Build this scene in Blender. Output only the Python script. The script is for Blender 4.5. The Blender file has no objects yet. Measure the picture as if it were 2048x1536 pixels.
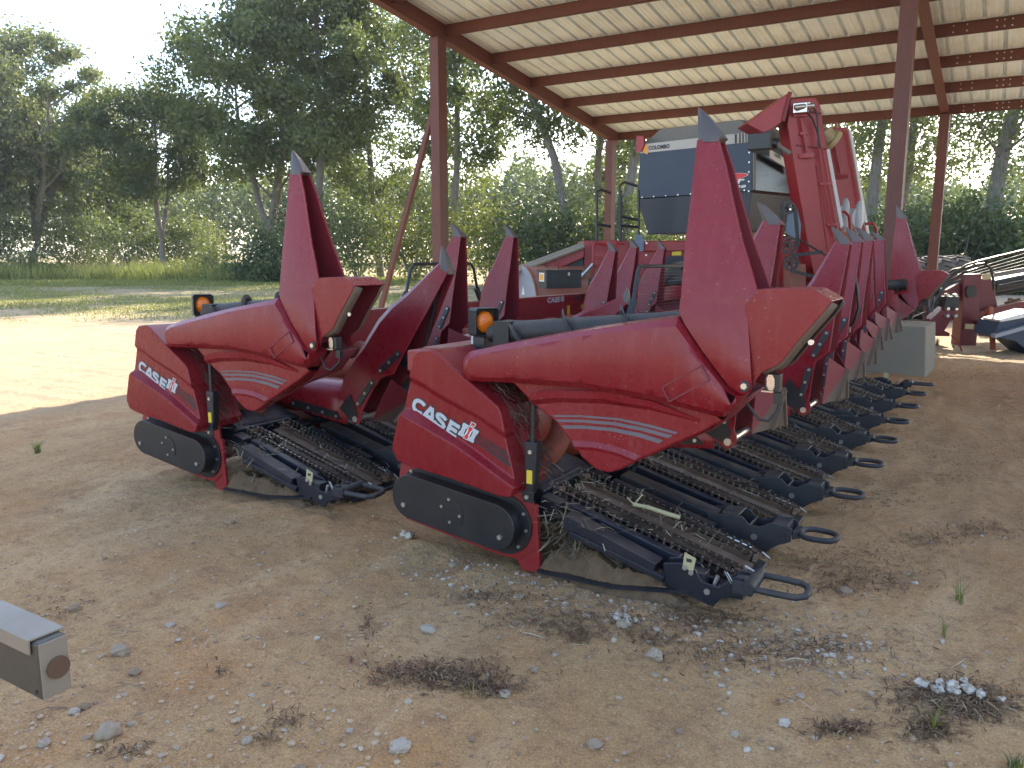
import bpy, bmesh, math, random
import numpy as np
from mathutils import Vector, Matrix, noise as mnoise
R = math.radians
random.seed(7); rng = np.random.default_rng(11)
scene = bpy.context.scene
# ---- camera (site frame: x across the shed, y along the heads and the shed bay, z up) ----
cam_d = bpy.data.cameras.new("camera"); cam = bpy.data.objects.new("camera", cam_d)
scene.collection.objects.link(cam); scene.camera = cam
cam_d.sensor_width = 36.0; cam_d.lens = 1600/2048*36; cam_d.clip_start = 0.05; cam_d.clip_end = 2000
cam.location = (0.735, -4.385, 1.654)
cam.rotation_euler = (math.pi/2 - 0.1633, 0.0, 0.5492)
# ---- world, sun, exposure ----
SUN_EL = R(35.0); SUN_AZ = R(5.0)      # azimuth measured from +y towards -x
world = bpy.data.worlds.new("World"); scene.world = world; world.use_nodes = True
wn = world.node_tree
sky = wn.nodes.new("ShaderNodeTexSky"); sky.sky_type = 'NISHITA'; sky.sun_disc = False
sky.sun_elevation = SUN_EL; sky.sun_rotation = -SUN_AZ
sky.air_density = 0.95; sky.dust_density = 1.2; sky.ozone_density = 0.35
bg = wn.nodes["Background"]; bg.inputs[1].default_value = 0.15
wn.links.new(sky.outputs[0], bg.inputs[0])
sun_d = bpy.data.lights.new("sun", 'SUN'); sun_d.energy = 3.6; sun_d.angle = R(0.5); sun_d.color = (1.0, 0.90, 0.75)
sun = bpy.data.objects.new("sun", sun_d); scene.collection.objects.link(sun)
sv = Vector((-math.sin(SUN_AZ)*math.cos(SUN_EL), math.cos(SUN_AZ)*math.cos(SUN_EL), math.sin(SUN_EL)))
sun.rotation_euler = sv.to_track_quat('Z', 'Y').to_euler(); sun.location = (0, 0, 30)
scene.view_settings.view_transform = 'Standard'; scene.view_settings.look = 'None'
scene.view_settings.exposure = 2.05; scene.view_settings.gamma = 1.0
scene.cycles.max_bounces = 8; scene.cycles.diffuse_bounces = 4; scene.cycles.transparent_max_bounces = 8
scene.cycles.use_denoising = True
TR={'sh_up':[(-1.919,-1.07,1.105),(-1.885,-1.07,1.136),(-1.802,-1.07,1.147),(-1.75,-1.07,1.127),(-1.59,-1.07,1.019),(-1.456,-1.07,0.938),(-1.382,-1.07,0.889),(-1.364,-1.07,0.855),(-1.341,-1.07,0.753),(-1.49,-1.07,0.824),(-1.733,-1.07,0.91),(-1.855,-1.07,0.964),(-1.948,-1.07,0.995)],'sh_ridge':[(-1.353,-1.045,0.728),(-1.507,-1.045,0.806),(-1.752,-1.045,0.889),(-1.875,-1.045,0.943),(-1.961,-1.045,0.966)],'sh_band':[(-1.961,-1.045,0.966),(-2.004,-1.045,0.811),(-1.908,-1.045,0.807),(-1.655,-1.045,0.692),(-1.543,-1.045,0.641),(-1.297,-1.045,0.518),(-1.321,-1.045,0.607),(-1.353,-1.045,0.728)],'sh_low':[(-1.994,-1.09,0.797),(-1.972,-1.09,0.781),(-1.637,-1.09,0.662),(-1.526,-1.09,0.612),(-1.273,-1.09,0.487),(-1.299,-1.09,0.434),(-1.365,-1.09,0.43),(-1.653,-1.09,0.475),(-1.95,-1.09,0.506),(-2.026,-1.09,0.526),(-2.059,-1.09,0.584),(-2.053,-1.09,0.621),(-2.011,-1.09,0.773)],'logo_case':[(-1.96,-1.048,0.842),(-1.674,-1.048,0.705),(-1.938,-1.048,0.884),(-1.644,-1.048,0.786)],'logo_i':[(-1.641,-1.048,0.712),(-1.547,-1.048,0.685),(-1.602,-1.048,0.776),(-1.512,-1.048,0.739),(-1.606,-1.048,0.701),(-1.578,-1.048,0.693),(-1.571,-1.048,0.762),(-1.54,-1.048,0.753),(-1.564,-1.048,0.78),(-1.534,-1.048,0.772)],'sh_st':[(-1.519,-1.048,0.724),(-1.342,-1.048,0.645),(-1.53,-1.048,0.708),(-1.332,-1.048,0.615),(-1.544,-1.048,0.689),(-1.322,-1.048,0.576),(-1.338,-1.048,0.657),(-1.328,-1.048,0.629),(-1.319,-1.048,0.599)],'slab_out':[(-1.604,-1.06,1.05),(-1.604,-1.06,1.09),(-1.587,-1.06,1.131),(-1.548,-1.06,1.157),(-1.395,-1.06,1.194),(-1.083,-1.06,1.261),(-0.925,-1.06,1.292),(-0.538,-1.06,1.359),(-0.463,-1.06,1.376),(-0.346,-1.06,1.228),(-0.228,-1.06,1.092),(-0.159,-1.06,1.058),(-0.171,-1.06,1.047),(-0.196,-1.06,0.999),(-0.244,-1.06,0.957),(-0.296,-1.06,0.958),(-0.576,-1.06,0.999),(-0.926,-1.06,1.022),(-1.175,-1.06,1.016),(-1.306,-1.06,1.015),(-1.557,-1.06,1.002),(-1.584,-1.06,1.012)],'slab_in':[(-1.551,-1.095,1.064),(-1.554,-1.095,1.097),(-1.538,-1.095,1.123),(-1.501,-1.095,1.141),(-1.362,-1.095,1.173),(-1.058,-1.095,1.237),(-0.899,-1.095,1.272),(-0.523,-1.095,1.331),(-0.46,-1.095,1.337),(-0.352,-1.095,1.21),(-0.234,-1.095,1.078),(-0.187,-1.095,1.055),(-0.184,-1.095,1.042),(-0.204,-1.095,1.017),(-0.241,-1.095,0.987),(-0.286,-1.095,0.987),(-0.563,-1.095,1.03),(-0.908,-1.095,1.055),(-1.155,-1.095,1.048),(-1.284,-1.095,1.045),(-1.521,-1.095,1.03),(-1.539,-1.095,1.039)],'slab_rect':[(-0.506,-1.095,1.069),(-0.335,-1.095,1.177),(-0.299,-1.095,1.118),(-0.472,-1.095,1.009)],'low':[(-1.336,-1.02,1.013),(-1.198,-1.02,0.905),(-1.082,-1.02,0.834),(-0.987,-1.02,0.738),(-0.935,-1.02,0.675),(-0.86,-1.02,0.627),(-0.798,-1.02,0.619),(-0.738,-1.02,0.64),(-0.635,-1.02,0.705),(-0.49,-1.02,0.79),(-0.354,-1.02,0.866),(-0.257,-1.02,0.931),(-0.309,-1.02,0.959),(-0.592,-1.02,1.0),(-0.946,-1.02,1.027),(-1.198,-1.02,1.02)],'lowcrease':[(-1.21,-1.02,0.907),(-1.066,-1.02,0.933),(-0.817,-1.02,0.952),(-0.584,-1.02,0.943),(-0.365,-1.02,0.913)],'lowarc':[(-0.988,-1.022,0.755),(-0.861,-1.022,0.763),(-0.74,-1.022,0.752),(-0.628,-1.022,0.726),(-0.973,-1.022,0.728),(-0.861,-1.022,0.737),(-0.752,-1.022,0.727),(-0.657,-1.022,0.704)],'st1':[(-1.095,-1.024,0.869),(-0.936,-1.024,0.884),(-0.743,-1.024,0.891),(-0.581,-1.024,0.877),(-0.456,-1.024,0.857),(-0.468,-1.024,0.847),(-0.592,-1.024,0.864),(-0.742,-1.024,0.88),(-0.936,-1.024,0.875),(-1.086,-1.024,0.86)],'st2':[(-1.076,-1.024,0.849),(-0.936,-1.024,0.863),(-0.766,-1.024,0.87),(-0.614,-1.024,0.86),(-0.481,-1.024,0.84),(-0.501,-1.024,0.825),(-0.625,-1.024,0.843),(-0.765,-1.024,0.854),(-0.936,-1.024,0.849),(-1.063,-1.024,0.837)],'st3':[(-1.047,-1.024,0.823),(-0.936,-1.024,0.835),(-0.777,-1.024,0.842),(-0.636,-1.024,0.833),(-0.523,-1.024,0.813),(-0.544,-1.024,0.795),(-0.647,-1.024,0.813),(-0.777,-1.024,0.824),(-0.911,-1.024,0.82),(-1.03,-1.024,0.808)],'es_front':[(-0.353,-0.95,2.123),(-0.314,-0.965,2.015),(-0.271,-0.99,1.869),(-0.217,-1.02,1.703),(-0.168,-1.05,1.581),(-0.128,-1.085,1.474),(-0.135,-1.085,1.464),(-0.166,-1.085,1.446),(-0.168,-1.085,1.426),(-0.151,-1.085,1.303),(-0.132,-1.085,1.17),(-0.125,-1.085,1.099)],'es_back':[(-0.447,-0.95,2.129),(-0.451,-0.965,2.022),(-0.455,-0.99,1.875),(-0.46,-1.02,1.705),(-0.46,-1.05,1.578),(-0.457,-1.085,1.464),(-0.459,-1.085,1.447),(-0.46,-1.085,1.426),(-0.459,-1.085,1.398),(-0.431,-1.085,1.346),(-0.338,-1.085,1.231),(-0.221,-1.085,1.096)],'es_bot':[(-0.173,-1.085,1.069),(-0.148,-1.085,1.065),(-0.128,-1.085,1.082)],'piv':[(-0.155,-1.085,1.102)],'wing':[(-0.14,-1.06,1.476),(-0.131,-1.06,1.502),(-0.01,-1.06,1.51),(0.09,-1.06,1.507),(0.13,-1.06,1.486),(0.163,-1.06,1.464),(0.134,-1.06,1.42),(0.052,-1.06,1.312),(-0.019,-1.06,1.207),(-0.039,-1.06,1.192),(-0.09,-1.06,1.164),(-0.113,-1.06,1.134),(-0.123,-1.06,1.096),(-0.139,-1.06,1.166),(-0.16,-1.06,1.301),(-0.177,-1.06,1.438)],'tip':[(-0.464,-0.9,2.271),(-0.445,-0.955,2.129),(-0.352,-0.955,2.122),(-0.324,-0.955,2.122),(-0.4,-0.93,2.215),(-0.362,-0.94,2.169),(-0.454,-0.93,2.202)],'cs_back':[(-2.582,-0.04,1.582),(-2.753,-0.04,1.401),(-2.853,-0.04,1.3),(-3.027,-0.04,1.162),(-3.344,-0.04,0.72),(-3.377,-0.04,0.648),(-3.373,-0.04,0.57)],'cs_front':[(-2.524,-0.04,1.529),(-2.654,-0.04,1.296),(-2.747,-0.04,1.143),(-2.819,-0.04,1.018),(-2.954,-0.04,0.764),(-3.034,-0.04,0.784),(-3.22,-0.04,0.532)],'cs_tip':[(-2.607,0.13,1.702)],'cs_piv':[(-3.268,-0.04,0.433)],'cs_bot':[(-3.336,-0.04,0.459),(-3.299,-0.04,0.391),(-3.23,-0.04,0.399),(-3.204,-0.04,0.443)],'hood_low':[(-4.157,-0.05,0.355),(-3.38,-0.05,0.392)],'hood_top':[(-4.348,0.13,0.305),(-4.237,0.13,0.381),(-4.011,0.13,0.525),(-3.847,0.13,0.589),(-3.7,0.13,0.62),(-3.532,0.13,0.637)],'gusset':[(-3.357,-0.055,0.577),(-3.462,-0.055,0.468),(-3.305,-0.055,0.407)],'hstrip':[(-3.931,-0.056,0.363),(-3.884,-0.056,0.419),(-3.456,-0.056,0.459),(-3.403,-0.056,0.413)],'A_low':[(-0.659,-0.2,0.662),(-0.497,-0.2,0.774),(-0.449,-0.2,0.787),(-0.444,-0.2,0.616),(-0.46,-0.2,0.578),(-0.488,-0.2,0.567),(-0.51,-0.2,0.578)],'auger':[(-1.666,-0.72,1.15),(-1.617,-0.72,1.18),(-1.436,-0.72,1.244),(-0.59,-0.72,1.341)],'lamp':[(-1.87,-0.6,1.336),(-1.71,-0.6,1.341),(-1.71,-0.6,1.2),(-1.871,-0.6,1.192),(-1.779,-0.6,1.117)],'strut':[(-1.219,-1.0,0.905),(-1.218,-1.0,0.697),(-1.231,-1.0,0.695),(-1.23,-1.0,0.529),(-1.236,-1.0,0.417)]}
CM={'tank':[(-5.034,9.332,2.598),(-4.983,9.318,3.536),(-2.905,8.765,3.527),(-2.854,8.751,3.362),(-2.826,8.744,2.614)],'band':[(-4.977,9.304,3.534),(-2.901,8.752,3.525),(-2.893,8.749,3.372),(-4.983,9.306,3.383)],'bar0':[(-3.162,8.815,3.52),(-3.126,8.805,3.52),(-3.119,8.803,3.376),(-3.155,8.813,3.376)],'bar1':[(-3.084,8.794,3.52),(-3.059,8.787,3.52),(-3.052,8.785,3.375),(-3.077,8.792,3.376)],'bar2':[(-3.031,8.78,3.52),(-3.009,8.774,3.52),(-3.002,8.772,3.375),(-3.023,8.778,3.375)],'bar3':[(-2.977,8.765,3.52),(-2.963,8.762,3.52),(-2.955,8.76,3.374),(-2.97,8.764,3.375)],'bar4':[(-2.935,8.754,3.52),(-2.919,8.75,3.52),(-2.911,8.748,3.374),(-2.927,8.752,3.374)],'hopper':[(-5.049,9.367,2.598),(-2.835,8.777,2.617),(-2.904,8.796,1.991),(-4.787,9.297,1.966)],'hood':[(-5.023,9.484,3.548),(-4.86,9.441,3.635),(-4.652,9.385,3.783),(-3.126,8.979,3.764),(-3.018,8.95,3.674),(-2.941,8.93,3.519)],'ear1':[(-5.05,9.284,3.399),(-5.048,9.284,3.682),(-4.899,9.244,3.666),(-4.884,9.24,3.512),(-4.944,9.256,3.407)],'ear2':[(-2.941,8.723,3.524),(-2.947,8.724,3.654),(-2.829,8.693,3.648),(-2.793,8.683,3.599),(-2.799,8.685,3.396),(-2.883,8.707,3.397)],'colombo':[(-4.8,9.249,3.425),(-4.37,9.134,3.42),(-4.802,9.249,3.49)],'ter':[(-3.587,8.936,2.764),(-2.945,8.765,2.744),(-3.591,8.937,2.857)],'bine':[(-3.507,8.915,2.684),(-2.924,8.76,2.675),(-3.509,8.916,2.743)],'oval':[(-3.291,8.857,2.911),(-3.053,8.794,2.909),(-2.917,8.758,2.885),(-2.91,8.756,2.86),(-3.03,8.788,2.819),(-3.211,8.836,2.782),(-3.399,8.886,2.811),(-3.421,8.892,2.879)],'label2':[(-2.65,9.022,3.272),(-2.428,9.858,3.093),(-2.419,9.891,2.951),(-2.647,9.035,3.144)],'sun':[(-4.862,9.265,3.439),(-4.896,9.274,3.487),(-4.755,9.237,3.517)],'el1':[(-2.207,8.353,3.898),(-1.898,8.542,3.921),(-1.833,8.582,3.817),(-1.434,8.826,1.687),(-1.268,8.927,0.848),(-1.677,8.677,0.848),(-1.869,8.56,1.687),(-2.085,8.427,2.779),(-2.235,8.335,3.534)],'el2':[(-2.11,10.523,3.756),(-1.807,10.708,3.764),(-1.741,10.748,3.687),(-1.552,10.864,2.82),(-1.377,10.971,1.971),(-1.273,11.035,1.345),(-1.675,10.789,1.17),(-1.876,10.665,2.574)],'chute':[(-2.2,8.24,3.976),(-2.731,7.915,3.534),(-2.488,8.064,3.385),(-2.273,8.195,3.563),(-2.205,8.237,3.8)],'el1strip':[(-1.76,8.744,3.201),(-1.712,8.773,3.186),(-1.466,8.924,2.059),(-1.504,8.9,2.012)],'el2strip':[(-1.765,10.617,3.724),(-1.717,10.646,3.673),(-1.355,10.867,1.969),(-1.392,10.845,1.951)],'pipe1':[(-1.824,8.529,3.213),(-1.722,8.591,2.668),(-1.595,8.669,2.069),(-1.532,8.707,1.899)],'pipe2':[(-1.776,8.558,3.183),(-1.668,8.624,2.668),(-1.541,8.702,2.069),(-1.485,8.736,1.899)],'hose1':[(-1.976,8.377,3.8),(-1.902,8.422,3.755),(-1.85,8.454,3.637),(-1.825,8.47,3.415),(-1.814,8.476,3.206)],'hose2':[(-1.99,8.368,3.696),(-1.906,8.42,3.593),(-1.838,8.461,3.415),(-1.786,8.493,3.176)],'motor':[(-2.058,8.327,3.741)],'motor2':[(-2.365,7.787,3.205),(-2.456,7.732,3.227),(-2.088,7.957,3.066)],'ywl':[(-1.947,9.684,3.589),(-1.847,9.746,3.459)],'crank':[(-2.065,8.393,3.617),(-1.961,8.457,3.124)],'crank2':[(-1.956,10.558,3.474),(-1.837,10.631,2.99)],'pul':[(-2.031,7.991,1.758),(-1.993,8.015,1.495),(-2.07,7.968,2.3)],'rol':[(-1.531,9.47,2.238),(-1.345,9.584,2.191),(-1.642,9.402,2.042)],'rail1':[(-1.549,8.99,2.265),(-1.464,9.042,2.265),(-1.408,9.077,2.204),(-1.324,9.127,1.687)],'rail2':[(-1.183,9.214,2.083),(-1.098,9.266,2.099),(-1.041,9.301,2.03),(-0.924,9.373,1.225)],'lowleg':[(-2.16,8.733,1.918),(-1.794,8.957,1.918),(-1.571,9.094,0.907),(-2.111,8.763,0.907)],'lowblk':[(-2.08,8.313,1.476),(-1.873,8.44,1.476),(-1.845,8.457,0.931),(-2.054,8.329,0.931)],'body':[(-5.606,8.383,1.85),(-5.247,8.603,1.864),(-4.703,8.936,1.85),(-3.713,9.541,1.857),(-3.674,9.565,0.736),(-5.597,8.389,1.116)],'body2':[(-4.664,8.842,1.835),(-3.681,9.444,1.835),(-3.676,9.447,1.678),(-4.66,8.845,1.671)],'navy':[(-4.467,8.904,1.579),(-3.657,9.4,1.593),(-3.647,9.406,1.293),(-4.462,8.907,1.379)],'conv':[(-6.762,7.441,1.238),(-5.515,8.204,1.77),(-5.513,8.205,1.565),(-6.148,7.817,1.238),(-6.762,7.441,0.98)],'conv2':[(-5.999,8.084,1.348),(-5.592,8.333,1.55),(-5.577,8.342,1.348),(-5.997,8.085,1.175)],'rod':[(-6.708,7.357,1.219),(-5.471,8.114,1.755)],'sticker':[(-6.393,7.608,1.317),(-6.136,7.765,1.409),(-6.117,7.777,1.339),(-6.38,7.616,1.246)],'sticker2':[(-4.223,9.03,1.661),(-4.088,9.112,1.671),(-4.092,9.11,1.6),(-4.227,9.027,1.596)],'drum':[(-6.013,7.078,1.204),(-5.791,7.214,1.15),(-5.579,7.345,0.849),(-6.095,7.029,0.822),(-5.603,7.33,0.986),(-5.113,7.629,1.122)],'dome':[(-6.165,6.986,0.794),(-6.095,7.028,1.068),(-6.013,7.078,1.211),(-5.92,7.136,1.204),(-5.78,7.221,1.15),(-5.662,7.294,1.013),(-5.579,7.345,0.849),(-5.566,7.352,0.726)],'box':[(-5.611,6.973,1.347),(-5.417,7.092,1.32),(-5.143,7.259,1.307),(-5.186,7.233,1.095),(-5.426,7.086,1.081),(-5.616,6.97,1.201)],'plate':[(-4.728,8.568,1.902),(-4.711,8.579,1.93),(-4.663,8.609,1.951),(-4.614,8.639,1.923),(-4.6,8.647,1.874),(-4.596,8.649,1.671),(-4.729,8.568,1.664)],'strut':[(-5.376,7.938,1.288),(-5.246,8.017,1.456)],'hrails':[[(-5.383,8.402,2.705),(-5.37,8.41,1.82)],[(-5.031,8.618,2.705),(-5.014,8.628,1.806)],[(-5.368,8.412,1.862),(-5.379,8.404,2.666),(-5.322,8.44,2.716),(-5.174,8.53,2.657)],[(-5.034,8.616,1.819),(-5.052,8.605,2.774),(-4.987,8.644,2.841),(-4.788,8.766,2.774)],[(-5.372,8.409,2.135),(-5.164,8.536,2.092)],[(-5.042,8.611,2.27),(-4.776,8.774,2.202)],[(-4.772,8.776,2.708),(-4.748,8.791,1.947)],[(-5.039,8.612,2.118),(-4.736,8.798,2.075)]],'ladder':[(-5.286,8.11,1.244),(-5.288,8.109,1.761),(-5.258,8.127,1.803),(-5.162,8.186,1.796),(-4.999,8.286,1.747),(-4.989,8.292,1.187),(-4.987,8.293,1.775),(-4.958,8.311,1.81),(-4.837,8.384,1.803)],'tyre':[(-4.075,8.734,1.191)],'bag':[(-4.416,8.408,0.943),(-4.293,8.483,1.277),(-4.106,8.598,1.416),(-3.93,8.705,1.498),(-3.513,8.96,1.498),(-3.494,8.972,0.943)],'r_col':[(0.114,12.235,1.26),(0.36,12.386,1.273),(0.375,12.395,1.158),(0.377,12.396,0.592),(0.384,12.4,0.163),(0.121,12.239,0.189),(0.124,12.241,0.644),(0.095,12.224,1.158)],'r_colR':[(0.36,12.737,1.174),(0.517,12.834,1.174),(0.579,12.872,0.965),(0.654,12.918,0.676),(0.64,12.909,0.643),(0.368,12.743,0.583)],'r_arm':[(0.374,12.512,0.585),(1.216,13.027,0.819),(1.229,13.035,0.676),(0.38,12.516,0.441)],'r_low':[(-0.326,11.732,0.209),(-0.339,11.724,0.466),(-0.193,11.813,0.632),(-0.121,11.857,0.696),(0.032,11.951,0.683),(0.046,11.959,0.504),(-0.037,11.908,0.453),(-0.139,11.846,0.209)],'r_drawbar':[(-0.576,11.696,0.367),(-0.334,11.844,0.367),(-0.036,12.026,0.212),(-0.032,12.029,0.153),(-0.396,11.806,0.16),(-0.563,11.704,0.173)],'r_mid':[(-0.162,12.184,0.974),(-0.046,12.255,1.051),(0.101,12.345,1.155),(0.128,12.361,0.819),(0.042,12.308,0.78),(-0.152,12.19,0.845)],'r_blk':[(-0.129,11.735,0.879),(0.077,11.861,0.879),(0.072,11.858,0.665),(-0.147,11.724,0.69)],'r_win':[(0.149,12.198,1.058),(0.313,12.298,1.064),(0.319,12.302,0.853),(0.165,12.208,0.853)],'r_lab':[(0.186,12.221,0.376),(0.319,12.302,0.369),(0.315,12.3,0.278),(0.188,12.222,0.285)],'r_lab2':[(0.378,12.632,1.255),(0.51,12.712,1.281),(0.53,12.724,1.171),(0.398,12.644,1.151)],'r_bolts':[(-0.107,11.807,0.664),(0.02,11.885,0.664),(-0.104,11.809,0.538),(0.021,11.885,0.538),(-0.007,11.868,0.902),(-0.131,11.792,0.904)],'r_leg':[(0.563,9.521,0.608),(0.614,9.551,0.608),(0.677,9.59,0.176),(0.7,9.604,0.013),(0.658,9.579,0.013),(0.631,9.562,0.176)],'r_rods':[[(0.107,12.466,1.306),(1.141,13.098,1.679)],[(0.109,12.525,1.253),(1.149,13.162,1.607)],[(0.111,12.585,1.206),(1.156,13.225,1.544)],[(0.112,12.644,1.159),(1.163,13.288,1.48)]],'r_panel':[(0.562,13.096,1.273),(1.174,13.47,1.405),(1.183,13.475,1.313),(0.58,13.107,1.194)],'r_tubes':[(0.571,13.335,1.134),(1.191,13.715,1.281),(1.216,13.731,1.0),(0.605,13.356,0.865)],'r_rust':[(0.342,14.368,0.308),(0.662,14.564,0.612),(1.253,14.926,0.9),(1.292,14.95,0.467),(0.817,14.659,0.25),(0.531,14.484,-0.041),(0.38,14.391,-0.012)],'r_hoses':[[(-0.353,11.715,0.594),(-0.311,11.741,0.76),(-0.191,11.814,1.051),(-0.047,11.902,1.291),(0.126,12.008,1.429),(0.336,12.137,1.504),(0.6,12.298,1.579),(1.125,12.62,1.728)],[(-0.334,11.727,0.619),(-0.264,11.769,0.861),(-0.124,11.855,1.165),(0.037,11.954,1.328),(0.245,12.081,1.429),(0.394,12.172,1.454),(0.508,12.242,1.379),(0.564,12.276,1.165),(0.584,12.289,0.988)],[(-0.314,11.739,0.658),(-0.217,11.798,0.963),(-0.09,11.876,1.14),(0.084,11.982,1.278),(0.315,12.124,1.366)],[(-0.259,11.773,0.937),(-0.2,11.808,0.734),(-0.154,11.837,0.696)],[(-0.288,11.755,0.887),(-0.095,11.873,1.064),(0.093,11.988,1.165)],[(-0.342,11.722,0.581),(-0.29,11.754,0.912),(-0.16,11.833,1.215),(-0.029,11.913,1.341),(0.183,12.043,1.391)],[(-0.575,11.579,0.492),(-0.428,11.669,0.568),(-0.353,11.715,0.594),(-0.2,11.808,0.734)],[(-0.374,11.702,0.581),(-0.354,11.714,0.376)]],'r_cable':[(0.025,11.126,0.255),(0.099,11.171,0.182),(0.158,11.207,0.083),(0.196,11.23,0.002),(0.213,11.241,-0.077)],'blue':[(0.649,11.039,0.284),(0.71,11.076,0.522),(1.196,11.373,0.616),(1.258,11.411,-0.074),(1.081,11.303,0.093),(0.971,11.236,0.189)],'blue_edge':[(0.702,11.012,0.561),(1.185,11.308,0.714),(1.194,11.313,0.62),(0.731,11.03,0.52)],'blue_rail':[(0.658,10.927,0.318),(1.203,11.26,0.507),(1.209,11.264,0.442),(0.673,10.936,0.253)],'tyres':[[(-1.506,17.692,1.12)],[(-0.844,18.097,1.022)],[(-0.396,18.371,1.12)]],'tyr_top':[(-0.876,18.078,1.463),(-0.411,18.362,1.316),(-1.111,17.934,1.218)]}
E1=(-0.9665, 0.2573, 0.0)
E2=(0.2573, 0.9665, 0.0)
FWD=(-0.522, 0.8529, 0.0)
RT=(0.8529, 0.522, 0.0)
# ---------------- helpers ----------------
COL = scene.collection
class MB:
    def __init__(self): self.v = []; self.f = []
    def add(self, vs, fs):
        o = len(self.v); self.v += [tuple(map(float, p)) for p in vs]; self.f += [tuple(i+o for i in f) for f in fs]
    def box(self, c, s, rot=None):
        c = Vector(c); vs = []
        for x in (-.5, .5):
            for y in (-.5, .5):
                for z in (-.5, .5):
                    p = Vector((x*s[0], y*s[1], z*s[2]))
                    if rot is not None: p = rot @ p
                    vs.append(c+p)
        self.add(vs, [(0,1,3,2),(4,6,7,5),(0,4,5,1),(2,3,7,6),(0,2,6,4),(1,5,7,3)])
    def beam(self, p, q, w, h, upv=(0,0,1), ends=True):
        p = Vector(p); q = Vector(q); d = (q-p).normalized(); s = d.cross(Vector(upv)).normalized(); u = s.cross(d)
        vs = [c + s*a*w/2 + u*b*h/2 for c in (p, q) for a, b in ((-1,-1),(1,-1),(1,1),(-1,1))]
        self.add(vs, [(0,1,2,3),(7,6,5,4),(0,4,5,1),(1,5,6,2),(2,6,7,3),(3,7,4,0)])
    def tube(self, pts, r, n=8, cap=True, closed=False):
        pts = [Vector(p) for p in pts]; m = len(pts); rs = r if isinstance(r, (list, tuple)) else [r]*m
        rings = []; ref = None
        for i in range(m):
            if closed: d = pts[(i+1) % m]-pts[i-1]
            else: d = pts[min(i+1, m-1)]-pts[max(i-1, 0)]
            d = d.normalized()
            if ref is None: ref = d.orthogonal().normalized()
            s = (ref-d*ref.dot(d))
            if s.length < 1e-5: s = d.orthogonal()
            s.normalize(); ref = s; t = d.cross(s)
            rings.append([pts[i]+(s*math.cos(2*math.pi*k/n)+t*math.sin(2*math.pi*k/n))*rs[i] for k in range(n)])
        vs = [p for rg in rings for p in rg]; fs = []
        for i in range(m if closed else m-1):
            j = (i+1) % m
            for k in range(n): fs.append((i*n+k, i*n+(k+1) % n, j*n+(k+1) % n, j*n+k))
        if cap and not closed: fs += [tuple(range(n))[::-1], tuple((m-1)*n+k for k in range(n))]
        self.add(vs, fs)
    def cyl(self, p, q, r, n=16): self.tube([p, q], r, n)
    def prism(self, poly, vec):
        n = len(poly); vec = Vector(vec); vs = [Vector(p) for p in poly]; vs += [p+vec for p in vs]
        self.add(vs, [tuple(range(n)), tuple(range(2*n-1, n-1, -1))]+[(i, i+n, (i+1) % n+n, (i+1) % n) for i in range(n)])
    def poly(self, pts): self.add(pts, [tuple(range(len(pts)))])
    def strip(self, A, B):
        n = len(A); self.add(list(A)+list(B), [(i, i+1, n+i+1, n+i) for i in range(n-1)])
    def sphere(self, c, r, n=10, m=6, sc=(1,1,1)):
        vs = []; fs = []
        for i in range(m+1):
            th_ = math.pi*i/m
            for k in range(n):
                a = 2*math.pi*k/n
                vs.append((c[0]+r*sc[0]*math.sin(th_)*math.cos(a), c[1]+r*sc[1]*math.sin(th_)*math.sin(a), c[2]+r*sc[2]*math.cos(th_)))
        for i in range(m):
            for k in range(n): fs.append((i*n+k, i*n+(k+1) % n, (i+1)*n+(k+1) % n, (i+1)*n+k))
        self.add(vs, fs)
    def mirror(self, yc):
        m = MB(); m.v = [(x, 2*yc-y, z) for x, y, z in self.v]; m.f = [f[::-1] for f in self.f]; return m
    def build(self, name, mat, parent=None, bevel=0, seg=2, solid=0, smooth=True, merge=True, angle=32, inner=None, flip=False):
        me = bpy.data.meshes.new(name); me.from_pydata(self.v, [], self.f)
        bm = bmesh.new(); bm.from_mesh(me)
        if merge: bmesh.ops.remove_doubles(bm, verts=bm.verts, dist=1e-5)
        bmesh.ops.recalc_face_normals(bm, faces=bm.faces); bm.to_mesh(me); bm.free()
        me.materials.append(mat)
        if smooth:
            me.polygons.foreach_set("use_smooth", [True]*len(me.polygons))
            me.set_sharp_from_angle(angle=R(angle))
        o = bpy.data.objects.new(name, me); COL.objects.link(o)
        if parent is not None: o.parent = parent
        if solid:
            s = o.modifiers.new("solid", 'SOLIDIFY'); s.thickness = solid; s.offset = 0
            if inner is not None: me.materials.append(inner); s.material_offset = 1 if not flip else 0; s.material_offset_rim = 0; s.offset = -1
        if bevel:
            b = o.modifiers.new("bevel", 'BEVEL'); b.width = bevel; b.segments = seg; b.limit_method = 'ANGLE'; b.angle_limit = R(28); b.harden_normals = True
        return o
def tag(o, label=None, cat=None, group=None, kind=None):
    if label: o['label'] = label
    if cat: o['category'] = cat
    if group: o['group'] = group
    if kind: o['kind'] = kind
    return o
def empty(name, loc, label, cat, group=None, rot=(0,0,0)):
    o = bpy.data.objects.new(name, None); COL.objects.link(o); o.location = loc; o.rotation_euler = rot; o.empty_display_size = .2
    return tag(o, label, cat, group)
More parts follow.
